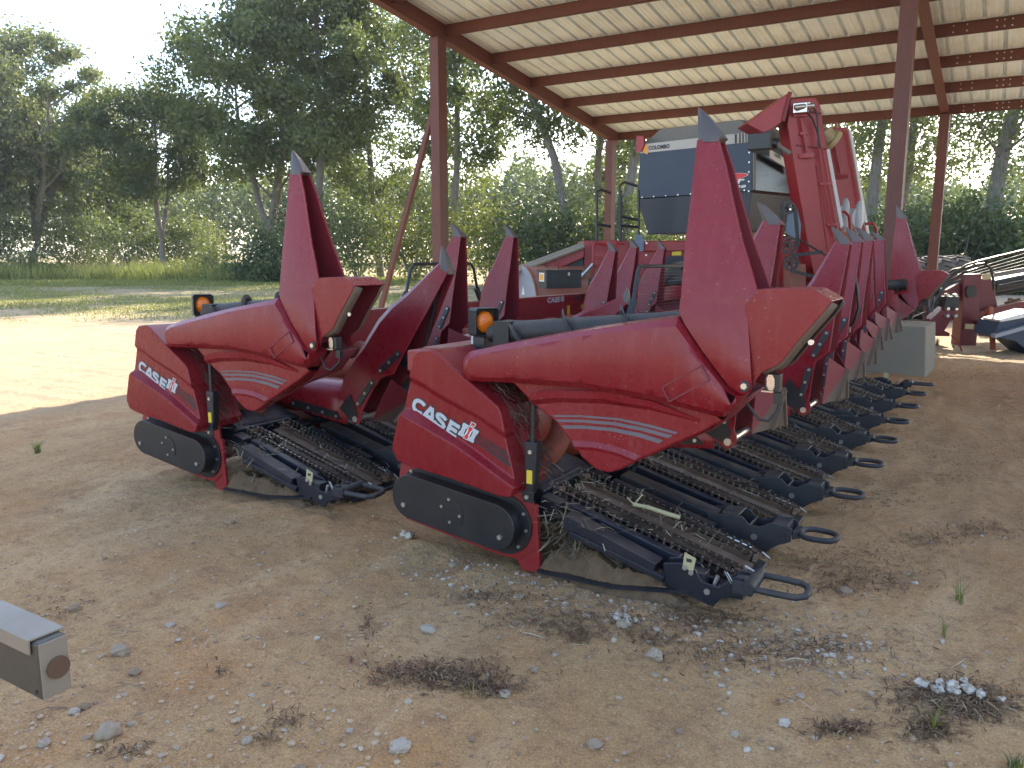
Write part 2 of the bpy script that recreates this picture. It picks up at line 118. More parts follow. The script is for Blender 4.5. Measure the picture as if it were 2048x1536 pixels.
def text_mb(s, p0, ex, ey, shear=0.0, off=0.0, space=1.0, depth=None):
    cu = bpy.data.curves.new("t", 'FONT'); cu.body = s; cu.size = 1.0; cu.offset = off; cu.shear = shear; cu.space_character = space; cu.resolution_u = 3
    o = bpy.data.objects.new("t", cu); COL.objects.link(o)
    bpy.context.view_layer.update()
    me = bpy.data.meshes.new_from_object(o.evaluated_get(bpy.context.evaluated_depsgraph_get()))
    xs = [v.co.x for v in me.vertices]; ys = [v.co.y for v in me.vertices]; x0, x1 = min(xs), max(xs); cap = 0.70
    p0 = Vector(p0); ex = Vector(ex); ey = Vector(ey); m = MB()
    m.add([p0 + ex*((v.co.x-x0)/(x1-x0)) + ey*(v.co.y/cap) for v in me.vertices], [tuple(p.vertices) for p in me.polygons])
    bpy.data.objects.remove(o); bpy.data.curves.remove(cu); bpy.data.meshes.remove(me)
    return m
# ---------------- materials ----------------
class NT:
    def __init__(self, name):
        self.m = bpy.data.materials.new(name); self.m.use_nodes = True; self.t = self.m.node_tree
        self.b = self.t.nodes["Principled BSDF"]
    def n(self, typ, **kw):
        nd = self.t.nodes.new(typ)
        for k, v in kw.items(): setattr(nd, k, v)
        return nd
    def l(self, a, b): self.t.links.new(a, b)
    def coord(self, which='Object', sc=(1,1,1)):
        tc = self.n('ShaderNodeTexCoord'); mp = self.n('ShaderNodeMapping'); mp.inputs['Scale'].default_value = sc
        self.l(tc.outputs[which], mp.inputs[0]); return mp.outputs[0]
    def noise(self, co, scale, detail=4, rough=.55, dist=0):
        nd = self.n('ShaderNodeTexNoise'); nd.inputs['Scale'].default_value = scale; nd.inputs['Detail'].default_value = detail
        nd.inputs['Roughness'].default_value = rough; nd.inputs['Distortion'].default_value = dist
        if co is not None: self.l(co, nd.inputs['Vector'])
        return nd.outputs['Fac']
    def ramp(self, fac, stops):
        r = self.n('ShaderNodeValToRGB'); e = r.color_ramp.elements
        while len(e) < len(stops): e.new(.5)
        for i, (p, c) in enumerate(stops):
            e[i].position = p; e[i].color = (c if isinstance(c, tuple) else (c, c, c))+(1,) if not (isinstance(c, tuple) and len(c) == 4) else c
        self.l(fac, r.inputs[0]); return r.outputs[0]
    def mix(self, fac, a, b, mode='MIX'):
        x = self.n('ShaderNodeMix', data_type='RGBA', blend_type=mode)
        for i, s in ((0, fac), (6, a), (7, b)):
            if isinstance(s, (int, float)): x.inputs[i].default_value = s
            elif isinstance(s, tuple): x.inputs[i].default_value = s+(1,)
            else: self.l(s, x.inputs[i])
        return x.outputs[2]
    def math(self, op, a, b=0.0):
        x = self.n('ShaderNodeMath', operation=op)
        for i, s in ((0, a), (1, b)):
            if isinstance(s, (int, float)): x.inputs[i].default_value = s
            else: self.l(s, x.inputs[i])
        return x.outputs[0]
    def bump(self, h, strength, dist=.01, norm=None):
        b = self.n('ShaderNodeBump'); b.inputs['Strength'].default_value = strength; b.inputs['Distance'].default_value = dist
        self.l(h, b.inputs['Height'])
        if norm is not None: self.l(norm, b.inputs['Normal'])
        return b.outputs[0]
    def set(self, **kw):
        for k, v in kw.items():
            s = self.b.inputs[k.replace('_', ' ')]
            if isinstance(v, (int, float)): s.default_value = v
            elif isinstance(v, tuple): s.default_value = v+(1,) if len(v) == 3 else v
            else: self.l(v, s)
        return self
def paint(name, col, rough=.4, dust=(.33,.22,.14), amt=.5, var=.25, metal=0.0, specks=0.0, scale=1.0, streak=0.0, bump=.15, spec=.5, fade=0.0):
    t = NT(name); co = t.coord('Object'); n1 = t.noise(co, 2.2*scale, 6, .62); n2 = t.noise(co, 26*scale, 4, .6)
    base = t.mix(n1, tuple(c*(1-var) for c in col), tuple(min(1, c*(1+var)) for c in col))
    geo = t.n('ShaderNodeNewGeometry'); sx = t.n('ShaderNodeSeparateXYZ'); t.l(geo.outputs['Normal'], sx.inputs[0])
    up = t.math('MAXIMUM', sx.outputs[2], 0.0)
    d = t.math('MULTIPLY', t.math('ADD', t.math('MULTIPLY', up, 1.1), .28), t.ramp(t.noise(co, 5*scale, 8, .68), [(.38, 0.), (.72, 1.)]))
    d = t.math('MULTIPLY', d, amt)
    c = t.mix(d, base, dust)
    if streak:
        co2 = t.coord('Object', (18, 18, 1.6)); st = t.ramp(t.noise(co2, 2.0, 5, .7), [(.52, 0.), (.68, 1.)])
        c = t.mix(t.math('MULTIPLY', st, streak), c, dust)
    if fade:
        c = t.mix(t.math('MULTIPLY', t.ramp(t.noise(t.coord('Object', (1, 1, .6)), 1.4, 7, .62, .5), [(.42, 0.), (.68, 1.)]), fade), c, (.27,.055,.055))
        rp = t.ramp(t.noise(t.coord('Object', (1.5, 1.5, 30)), 1.6, 4, .6, .8), [(.56, 0.), (.66, 1.)]); c = t.mix(t.math('MULTIPLY', t.math('MULTIPLY', rp, t.ramp(t.noise(co, 1.9, 3), [(.5, 0.), (.62, 1.)])), .45), c, tuple(q*.42 for q in col))
    if specks:
        vo = t.n('ShaderNodeTexVoronoi'); vo.inputs['Scale'].default_value = 46; t.l(co, vo.inputs['Vector'])
        sp = t.math('MULTIPLY', t.ramp(vo.outputs['Distance'], [(.07, 1.), (.13, 0.)]), t.ramp(t.noise(co, 3.2, 3), [(.48, 0.), (.6, 1.)]))
        c = t.mix(t.math('MULTIPLY', sp, specks), c, (.55,.4,.32))
    rg = t.math('ADD', t.math('MULTIPLY', n2, .22), rough-.08)
    t.set(Base_Color=c, Roughness=t.math('ADD', rg, t.math('MULTIPLY', d, .35)), Metallic=metal)
    t.set(Specular_IOR_Level=spec)
    if bump: t.l(t.bump(n2, bump, .004), t.b.inputs['Normal'])
    return t.m
M = {}
M['red'] = paint('red_plastic', (.185,.0035,.010), .25, (.25,.065,.05), .16, .14, specks=.7, streak=.26, bump=.16, spec=.34, fade=.24)
M['red_in'] = paint('red_plastic_shaded_inside', (.16,.010,.020), .5, (.24,.13,.085), .45, .2)  # darker than the outer red: shade inside the shells put into the colour
M['red_steel'] = paint('red_painted_steel', (.23,.011,.016), .34, (.30,.17,.11), .35, .15)
M['red_old'] = paint('worn_red_steel', (.27,.045,.02), .5, (.24,.14,.08), .6, .3)
M['comb_red'] = paint('combine_red', (.27,.010,.016), .34, (.4,.24,.17), .25, .12)
M['oxide'] = paint('red_oxide_primer', (.098,.030,.021), .58, (.26,.12,.075), .35, .22, streak=.12)
M['black'] = paint('black_paint', (.010,.0115,.015), .36, (.09,.065,.045), .45, .3)
M['navy'] = paint('navy_black_steel', (.006,.009,.019), .32, (.10,.07,.045), .5, .3)
M['cast'] = paint('grey_black_casting', (.014,.016,.022), .5, (.11,.08,.055), .6, .3)
M['chain'] = paint('dirty_chain_steel', (.030,.022,.017), .38, (.13,.085,.05), .6, .45, metal=.55)
M['rust'] = paint('rusty_brown_steel', (.095,.052,.030), .6, (.2,.13,.08), .7, .4)
M['pin'] = paint('worn_shiny_steel', (.5,.47,.43), .24, (.2,.14,.09), .35, .3, metal=.9)
M['bolt'] = paint('zinc_bolt', (.55,.55,.52), .28, (.3,.24,.18), .3, .2, metal=.85)
M['tip'] = paint('worn_grey_steel', (.105,.095,.088), .40, (.16,.095,.06), .8, .35, metal=.6, streak=.6)
M['mud'] = paint('dusty_brown_plastic', (.115,.078,.055), .8, (.2,.14,.095), .6, .3)
M['white'] = paint('white_decal', (.62,.62,.6), .4, (.4,.33,.26), .12, .05)
M['silver'] = paint('silver_decal', (.42,.44,.46), .4, (.35,.28,.22), .2, .1)
M['ink'] = paint('black_decal', (.018,.017,.02), .45, (.2,.12,.09), .3, .1)
M['greydecal'] = paint('grey_decal', (.11,.095,.11), .42, (.3,.16,.12), .35, .4)
M['yellow'] = paint('yellow_sticker', (.62,.44,.03), .5, (.3,.24,.14), .3, .1)
M['orange'] = paint('orange_decal', (.75,.34,.03), .5, (.4,.3,.2), .1, .1)
M['logored'] = paint('red_decal', (.55,.02,.03), .4, (.4,.3,.2), .1, .1)
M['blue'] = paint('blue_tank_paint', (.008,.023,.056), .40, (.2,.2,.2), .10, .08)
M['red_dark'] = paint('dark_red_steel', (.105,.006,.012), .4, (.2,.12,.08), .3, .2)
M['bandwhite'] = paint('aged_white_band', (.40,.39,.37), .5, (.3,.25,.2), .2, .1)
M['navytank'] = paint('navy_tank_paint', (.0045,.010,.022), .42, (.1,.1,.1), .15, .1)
M['darksteel'] = paint('dark_bare_steel', (.05,.052,.055), .2, (.08,.07,.06), .2, .3, metal=.8)
M['grey'] = paint('grey_sheet', (.13,.13,.12), .5, (.25,.2,.16), .3, .15)
M['greysheet'] = paint('light_grey_sheet', (.23,.25,.29), .42, (.3,.26,.2), .2, .1)
M['blueplate'] = paint('blue_grey_plate', (.09,.13,.19), .35, (.2,.18,.16), .2, .1)
M['brownred'] = paint('faded_red_drum', (.26,.075,.045), .55, (.3,.2,.14), .5, .2)
M['galv'] = paint('galvanised_beige_steel', (.24,.20,.155), .45, (.2,.15,.1), .3, .25, metal=.15, bump=.2)
M['galvface'] = paint('galvanised_steel_face', (.085,.078,.065), .42, (.10,.08,.06), .45, .4, metal=.45, bump=.2)
M['rubber'] = paint('black_rubber', (.014,.014,.014), .55, (.16,.12,.085), .45, .3)
M['tyre'] = paint('dusty_tyre', (.035,.032,.03), .7, (.34,.27,.2), .8, .3)
M['concrete'] = paint('concrete', (.20,.175,.135), .85, (.3,.23,.15), .4, .12, specks=.5, scale=1.6, bump=.5)
M['hose'] = paint('black_hose', (.012,.012,.012), .34, (.1,.08,.06), .2, .2)
M['beige'] = paint('beige_cover', (.42,.36,.20), .5, (.3,.2,.1), .2, .2)
t = NT('amber_lens'); t.set(Base_Color=(.9,.20,.010), Roughness=.22, Transmission_Weight=.25)
co = t.coord('Object', (1,1,1)); vo = t.n('ShaderNodeTexVoronoi'); vo.inputs['Scale'].default_value = 90; t.l(co, vo.inputs['Vector'])
t.l(t.bump(vo.outputs['Distance'], .5, .004), t.b.inputs['Normal']); M['amber'] = t.m
# roof sheet underside: aged galvalume with dirt and screw lines
t = NT('roof_sheet'); co = t.coord('Object', (1, .12, 1)); n1 = t.noise(co, 6, 6, .65); co1 = t.coord('Object')
c = t.mix(t.ramp(n1, [(.35, 0.), (.7, 1.)]), (.64,.76,.84), (.74,.85,.91)); c = t.mix(t.math('MULTIPLY', t.ramp(t.noise(co1, 1.3, 6, .7), [(.5, 0.), (.75, 1.)]), .35), c, (.34,.27,.18))
t.set(Base_Color=c, Roughness=.45, Metallic=.15); M['roof'] = t.m
# foliage
def leafmat(name, c1, c2, trans=.35):
    t = NT(name); ng = t.n('ShaderNodeNewGeometry'); co = t.coord('Object'); n = t.noise(co, .55, 3)
    c = t.mix(ng.outputs['Random Per Island'], c1, c2); c = t.mix(t.ramp(n, [(.4, 0.), (.65, .55)]), c, tuple(x*1.35 for x in c2))
    t.set(Base_Color=c, Roughness=.48)
    tr = t.n('ShaderNodeBsdfTranslucent'); t.l(t.mix(.45, c, (.22,.27,.035)), tr.inputs[0])
    ms = t.n('ShaderNodeMixShader'); ms.inputs[0].default_value = trans; t.l(t.b.outputs[0], ms.inputs[1]); t.l(tr.outputs[0], ms.inputs[2])
    t.l(ms.outputs[0], t.t.nodes['Material Output'].inputs[0]); return t.m
M['leaf_dark'] = leafmat('dark_green_leaves', (.034,.056,.020), (.070,.094,.036), .36)
M['leaf_mid'] = leafmat('green_leaves', (.052,.080,.027), (.105,.132,.048), .4)
M['leaf_pale'] = leafmat('pale_green_leaves', (.088,.108,.050), (.155,.17,.085), .42)
M['leaf_yellow'] = leafmat('yellowing_leaves', (.06,.085,.018), (.17,.17,.04), .42)
M['leaf_far'] = leafmat('far_wood_leaves', (.05,.078,.034), (.09,.12,.05), .35)
M['grass'] = leafmat('straw_green_grass', (.12,.15,.03), (.28,.27,.085), .4)
M['weed'] = leafmat('roadside_weeds', (.12,.16,.03), (.30,.28,.085), .42)
t = NT('bark'); co = t.coord('Object', (6, 6, .9)); n = t.noise(co, 3, 6, .7)
t.set(Base_Color=t.ramp(n, [(.3, (.085,.075,.062)), (.7, (.21,.19,.165))]), Roughness=.9); t.l(t.bump(n, .8, .05), t.b.inputs['Normal']); M['bark'] = t.m
t = NT('dry_straw'); ng = t.n('ShaderNodeNewGeometry')
t.set(Base_Color=t.ramp(ng.outputs['Random Per Island'], [(0., (.10,.072,.045)), (.7, (.30,.23,.14)), (1., (.5,.43,.29))]), Roughness=.7); M['straw'] = t.m
t = NT('shredded_leaves'); ng = t.n('ShaderNodeNewGeometry')
t.set(Base_Color=t.ramp(ng.outputs['Random Per Island'], [(0., (.035,.028,.021)), (.8, (.11,.09,.068)), (1., (.24,.20,.15))]), Roughness=.9); M['shred'] = t.m
t = NT('leaf_litter'); ng = t.n('ShaderNodeNewGeometry')
t.set(Base_Color=t.ramp(ng.outputs['Random Per Island'], [(0., (.065,.034,.016)), (.75, (.17,.092,.045)), (1., (.30,.20,.11))]), Roughness=.85); M['litter'] = t.m
t = NT('pale_stone'); ng = t.n('ShaderNodeNewGeometry'); co = t.coord('Object'); oi = t.n('ShaderNodeObjectInfo')
c = t.ramp(ng.outputs['Random Per Island'], [(0., (.20,.125,.07)), (.45, (.34,.235,.15)), (.8, (.42,.345,.26)), (1., (.53,.48,.40))])
t.set(Base_Color=t.mix(t.noise(co, 60, 5), t.mix(.5, c, (.25,.17,.11)), c), Roughness=.85); M['stone'] = t.m
t = NT('big_pale_stone'); co = t.coord('Object'); oi = t.n('ShaderNodeObjectInfo')
c = t.ramp(oi.outputs['Random'], [(0., (.26,.17,.10)), (.5, (.37,.285,.20)), (1., (.54,.49,.41))])
t.set(Base_Color=t.mix(t.ramp(t.noise(co, 22, 6, .7), [(.4, 0.), (.62, 1.)]), t.mix(.5, c, (.25,.16,.1)), c), Roughness=.85); t.l(t.bump(t.noise(co, 50, 5), .5, .006), t.b.inputs['Normal']); M['bigstone'] = t.m
t = NT('cotton'); co = t.coord('Object'); t.set(Base_Color=t.ramp(t.noise(co, 40, 4), [(.35, (.26,.20,.14)), (.65, (.60,.54,.46))]), Roughness=.95); M['cotton'] = t.m
# ground
t = NT('sandy_dirt'); co = t.coord('Object'); cs_ = t.coord('Object', (1, .28, 1))
n1 = t.noise(co, .55, 6, .6); n2 = t.noise(co, 3.2, 8, .66); n3 = t.noise(co, 22, 6, .7); n4 = t.noise(cs_, 2.4, 7, .65, .4); n5 = t.noise(co, 1.3, 5, .6)
c = t.mix(t.ramp(n1, [(.36, 0.), (.66, 1.)]), (.491,.262,.098), (.615,.372,.169))
c = t.mix(t.math('MULTIPLY', t.ramp(n5, [(.5, 0.), (.66, 1.)]), .5), c, (.546,.233,.071))
c = t.mix(t.math('MULTIPLY', t.ramp(n4, [(.50, 0.), (.66, 1.)]), .45), c, (.751,.487,.249))
c = t.mix(t.math('MULTIPLY', t.ramp(n2, [(.53, 0.), (.66, 1.)]), .6), c, (.342,.168,.071))
c = t.mix(t.math('MULTIPLY', t.ramp(n3, [(.52, 0.), (.66, 1.)]), .75), c, (.315,.157,.075))  # dark specks: shade of small crevices put into the dirt colour
c = t.mix(t.math('MULTIPLY', t.ramp(n3, [(.26, 1.), (.40, 0.)]), .4), c, (.792,.534,.301))
at = t.n('ShaderNodeAttribute'); at.attribute_name = 'zone'; sp = t.n('ShaderNodeSeparateColor'); t.l(at.outputs['Color'], sp.inputs[0])
c = t.mix(t.math('MULTIPLY', sp.outputs[0], .9), c, t.mix(n2, t.mix(n3, (.571,.481,.329), (.447,.354,.223)), (.298,.208,.117)))         # pale sand of the open yard
gm = t.math('MULTIPLY', sp.outputs[1], t.ramp(n2, [(.38, 0.), (.56, 1.)]))
c = t.mix(gm, c, t.mix(n3, (.137,.134,.032), (.287,.221,.071)))                                            # thin grass
c = t.mix(t.math('MULTIPLY', sp.outputs[2], .85), c, t.mix(n2, t.mix(n1, (.369,.168,.057), (.369,.123,.028)), (.226,.105,.040)))      # orange clay
t.set(Base_Color=c, Roughness=.95)
n7 = t.noise(co, 120, 3, .8); c = t.mix(t.math('MULTIPLY', t.ramp(n7, [(.32, 1.), (.48, 0.)]), .55), c, (.178,.093,.046)); c = t.mix(t.math('MULTIPLY', t.ramp(n7, [(.54, 0.), (.70, 1.)]), .6), c, (.850,.629,.375)); t.set(Base_Color=c)
h = t.math('ADD', t.math('MULTIPLY', n3, .5), t.math('ADD', t.math('MULTIPLY', n2, 1.2), t.math('MULTIPLY', n4, .8)))
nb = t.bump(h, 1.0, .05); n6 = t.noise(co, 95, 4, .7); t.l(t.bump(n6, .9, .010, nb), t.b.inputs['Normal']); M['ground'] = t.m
# ---------------- ground ----------------
CX, CY, CZ = 0.735, -4.385, 1.654
fwd = Vector(FWD).normalized(); rgt = Vector(RT).normalized()
def rel(x, y):                                  # camera-relative right / forward distances of a ground point
    dx, dy = x-CX, y-CY; return dx*rgt.x+dy*rgt.y, dx*fwd.x+dy*fwd.y
def at(px, D, z=0.0):                           # site point seen in pixel column px at forward distance D
    r = (px-1024)/1600*D*1.0
    return Vector((CX, CY, 0))+fwd*D+rgt*r+Vector((0, 0, z))
def axis(lo, hi, step, far, grow):
    a = list(np.arange(lo, hi+1e-6, step)); d = step
    while a[-1] < far: d *= grow; a.append(a[-1]+d)
    d = step
    while a[0] > -far: d *= grow; a.insert(0, a[0]-d)
    return np.array(a)
ax = axis(-6.0, 4.5, .032, 900, 1.22); ay = axis(-3.6, 6.5, .034, 900, 1.22)
nx, ny = len(ax), len(ay)
def ground_z(x, y):
    z = .030*mnoise.noise((x*.55, y*.55, 0))+.020*mnoise.noise((x*1.7, y*1.1, 3))
    z += .012*mnoise.noise((x*5, y*3.4, 7))+.007*mnoise.noise((x*13, y*9, 9))
    z += .010*abs(mnoise.noise((x*16, y*10, 2)))+.007*mnoise.noise((x*30, y*24, 8))
    if x < -.5: z += .030*max(0, mnoise.noise((x*6.5, y*5, 4))-.12)*min(1, (-.5-x)/1.5)+.016*max(0, mnoise.noise((x*15, y*13, 6))-.1)*min(1, (-.5-x)/1.5)
    return z-.012
gv = np.zeros((ny, nx, 3)); gc = np.zeros((ny, nx, 4)); gc[..., 3] = 1
def sstep(a, b, x): t_ = min(1, max(0, (x-a)/(b-a))); return t_*t_*(3-2*t_)
for j, y in enumerate(ay):
    for i, x in enumerate(ax):
        r_, D_ = rel(x, y); d_ = math.hypot(x, y-2)
        z = ground_z(x, y) if d_ < 14 else 0.0
        gv[j, i] = (x, y, z)
        w_ = .8*mnoise.noise((x*.16, y*.16, 5))
        sand = sstep(-7.2, -9.0, x+w_*.6)*(1-.0) if y < 40 else 0
        sand = max(sand, sstep(8.5, 10.5, y+w_))
        gz = sstep(17, 21, D_+w_*5)*sstep(-2.0, -5.0, x)
        gz *= sstep(-.55, .20, mnoise.noise((x*.11+y*.05, y*.2, 1))+.5*mnoise.noise((x*.5,y*.5,4))+.15)
        if D_ > 40: gz = 1.0
        gc[j, i, :3] = (sand*.9, gz, max(sstep(3.0, 6.5, y)*sstep(9.8, 8.0, y), .55*sstep(-1.5, 2.5, y)*sstep(9.8, 8.0, y))*sstep(-1.0, 1.2, x+w_*.6)*(.95+.4*w_))
idx = np.arange(nx*ny).reshape(ny, nx)
qf = np.stack([idx[:-1, :-1], idx[:-1, 1:], idx[1:, 1:], idx[1:, :-1]], -1).reshape(-1, 4)
me = bpy.data.meshes.new('ground'); me.vertices.add(nx*ny); me.vertices.foreach_set('co', gv.reshape(-1))
me.loops.add(len(qf)*4); me.loops.foreach_set('vertex_index', qf.reshape(-1).astype(np.int32))
me.polygons.add(len(qf)); me.polygons.foreach_set('loop_start', (np.arange(len(qf))*4).astype(np.int32))
me.update(calc_edges=True); me.polygons.foreach_set('use_smooth', [True]*len(qf))
ca_ = me.color_attributes.new('zone', 'FLOAT_COLOR', 'POINT'); ca_.data.foreach_set('color', gc.reshape(-1))
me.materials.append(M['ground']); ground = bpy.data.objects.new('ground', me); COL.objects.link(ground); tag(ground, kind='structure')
# ---------------- shed ----------------
shed = empty('machinery_shed', (-.69, 8.26, 0), 'open sided shed with red brown steel frame and ribbed metal roof', 'shed')
def off(o): o.location = (.69, -8.26, 0); return o
def raf_z(y): return 4.614+.1235*(16.0-y)          # underside of a rafter
Y0, Y1 = 4.0, 16.55
def ibeam(mb, p, q, h, w, tf=.012, tw=.008, side=Vector((1,0,0))):
    p = Vector(p); q = Vector(q); up = Vector((0,0,1))
    mb.beam(p+up*tf/2, q+up*tf/2, w, tf); mb.beam(p+up*(h-tf/2), q+up*(h-tf/2), w, tf); mb.beam(p+up*h/2, q+up*h/2, tw, h-2*tf)
RX = [-8.62, -.69, 7.24, 15.17]
for k, x in enumerate(RX):
    m = MB(); ibeam(m, (x, Y0, raf_z(Y0)), (x, Y1-.1, raf_z(Y1-.1)), .34, .17); off(m.build('rafter', M['oxide'], shed, smooth=False))
PY = [16.45-1.59*i for i in range(8)]
for y in PY:
    z0 = raf_z(y)+.115
    for k in range(3):
        xa, xb = RX[k]+.006, RX[k+1]-.006
        m = MB(); m.box(((xa+xb)/2, y, z0+.1), (xb-xa, .006, .2)); m.box(((xa+xb)/2, y+.03, z0+.003), (xb-xa, .066, .006)); m.box(((xa+xb)/2, y+.03, z0+.197), (xb-xa, .066, .006))
        for xe in (xa+.01, xb-.01): m.box((xe, y-.006, z0+.1), (.09, .008, .17))
        off(m.build('purlin', M['oxide'], shed, smooth=False))
# bolt heads of the lapped purlins right of the second rafter
m = MB()
for y in PY[:6]:
    z0 = raf_z(y)+.115
    for x in [.18,.32,.62,.82,1.25,1.36,1.47,1.7,2.05,2.25,2.7,2.9,3.3,3.8]:
        for dz in (.05, .15): m.cyl((-.69+x-.3, y-.004, z0+dz), (-.69+x-.3, y-.016, z0+dz), .013, 8)
tag(off(m.build('purlin_bolts', M['bolt'], shed)), kind='stuff')
m = MB()
for y in PY[1:6]:
    for x in np.arange(-8.5, 1.5, .305):
        z0 = raf_z(y)+.315
        m.cyl((x+.09, y+.05, z0-.004), (x+.09, y+.05, z0-.03), .006, 5)
o = off(m.build('roof_screws', M['bolt'], shed)); o['kind'] = 'stuff'
# ribbed sheet
prof = []
x = -8.80
while x < 15.4:
    for dx, dz in ((0,0),(.014,.058),(.058,.058),(.072,0),(.125,0),(.130,.006),(.145,.006),(.150,0),(.215,0),(.220,.006),(.235,.006),(.240,0)): prof.append((x+dx, dz))
    x += .3048
rows = []
ys = [Y0-.1]+[y for y in PY[::-1] if y > Y0]+[16.72]
m = MB()
for a_, b_ in zip(ys[:-1], ys[1:]):
    A = [(px_, a_, raf_z(a_)+.318+dz) for px_, dz in prof]; B = [(px_, b_, raf_z(b_)+.318+dz) for px_, dz in prof]; m.strip(A, B)
off(m.build('roof_sheet', M['roof'], shed, smooth=False))
def post(x, y, zt, w=.2, d=.26):
    m = MB(); m.box((x, y, zt/2), (.010, d-.02, zt)); m.box((x, y-d/2+.006, zt/2), (w, .012, zt)); m.box((x, y+d/2-.006, zt/2), (w, .012, zt))
    m.box((x, y, zt-.006), (w+.02, d+.02, .013)); m.box((x-w/2+.004, y, zt/2), (.008, d-.024, zt-.03)); m.box((x+w/2-.004, y, zt/2), (.008, d-.024, zt-.03))
    off(m.build('post', M['oxide'], shed, smooth=False))
for x in RX[:3]:
    for y in (8.26, 16.0): post(x, y, raf_z(y)-.008 if True else 0)
m = MB(); m.beam((-8.74, 8.26, 4.3), (-10.35, 8.26, .02), .09, .09, upv=(0,1,0)); off(m.build('brace', M['oxide'], shed, smooth=False))
# concrete block round the foot of the inner post
m = MB(); bx = [(-1.28, 7.74), (-.13, 7.74), (-.08, 8.78), (-1.28, 8.78)]
b0 = [(x, y, -.05) for x, y in [(-1.34,7.70),(-.08,7.70),(-.04,8.82),(-1.34,8.82)]]; b1 = [(x, y, .655) for x, y in bx]
m.add(b0+b1, [(3,2,1,0),(0,1,5,4),(1,2,6,5),(2,3,7,6),(3,0,4,7)])
m.poly([(-1.28,7.74,.655),(-.13,7.74,.655),(-.08,8.78,.655),(-1.28,8.78,.655)])
tag(m.build('concrete_block', M['concrete'], None, bevel=.018, seg=3), 'grey concrete block round the shed post at the far end of the near header', 'concrete block')
# box beam sticking in at the lower left
q = Vector((-1, 0, 0)); P0 = Vector((CX, CY, 0))+fwd*1.80+rgt*(-1.108)
beam = empty('metal_box_beam', (P0.x-.6, P0.y, 0), 'beige steel box beam end with a round reflector poking in above the dirt', 'steel beam')
def bo(o): o.location = (-(P0.x-.6), -P0.y, 0); return o
zt, zb, wd, ln = .737, .590, .072, 1.9
m = MB(); m.box((P0.x-ln/2, P0.y, (zt+zb)/2), (ln, wd, zt-zb)); bo(m.build('box_section', M['galvface'], beam, bevel=.008, seg=3))
m = MB(); m.box((P0.x-ln/2-.022, P0.y, zt+.004), (ln, wd+.016, .006)); m.box((P0.x-ln/2-.022, P0.y-wd/2-.005, zt-.014), (ln, .006, .036)); bo(m.build('cap_strip', M['galv'], beam, bevel=.002))
m = MB(); m.box((P0.x+.003, P0.y, (zt+zb)/2-.0), (.004, wd-.004, zt-zb-.006)); bo(m.build('end_plate', M['galv'], beam, bevel=.0015))
m = MB(); m.cyl((P0.x+.004, P0.y+.005, .663), (P0.x+.013, P0.y+.005, .663), .027, 24); bo(m.build('reflector_disc', M['rust'], beam))
m = MB(); m.cyl((P0.x-.02, P0.y-wd/2-.0005, .610), (P0.x-.02, P0.y-wd/2-.003, .610), .005, 12); bo(m.build('hole', M['ink'], beam))
for xx in (-1.35, -1.8):
    m = MB(); m.box((P0.x+xx, P0.y, zb/2-.01), (.06, .06, zb+.02)); bo(m.build('leg', M['galv'], beam))
# ---------------- corn heads ----------------
YC = 2.742; SP = .914; HO = Vector((0, -.9, 0))
def T(name, dx=0, dy=0, dz=0): return [Vector((p[0]+dx, p[1]+dy, p[2]+dz)) for p in TR[name]]
def shift(pts, y): return [Vector((p[0], y, p[2])) for p in pts]
def smooth_poly(pts, n=2):
    pts = [Vector(p) for p in pts]
    for _ in range(n):
        out = []
        for i in range(len(pts)):
            a, b = pts[i], pts[(i+1) % len(pts)]; out += [a*.75+b*.25, a*.25+b*.75]
        pts = out
    return pts
class Head:
    pass
def new_head(loc, label):
    e = empty('corn_header', Vector(loc)+HO, label, 'corn header', 'two red eight row corn headers parked side by side', rot=(-.009, 0, 0)); return e
def hb(mb, name, mat, parent, mirror=False, root=True, **kw):
    if mirror: mb = mb.mirror(YC)
    o = mb.build(name, mat, parent, **kw)
    if root: o.location = -HO
    return o
def bolts(mb, pts, axis, r=.011, h=.008):
    for p in pts: mb.cyl(p, Vector(p)+Vector(axis)*h, r, 8)
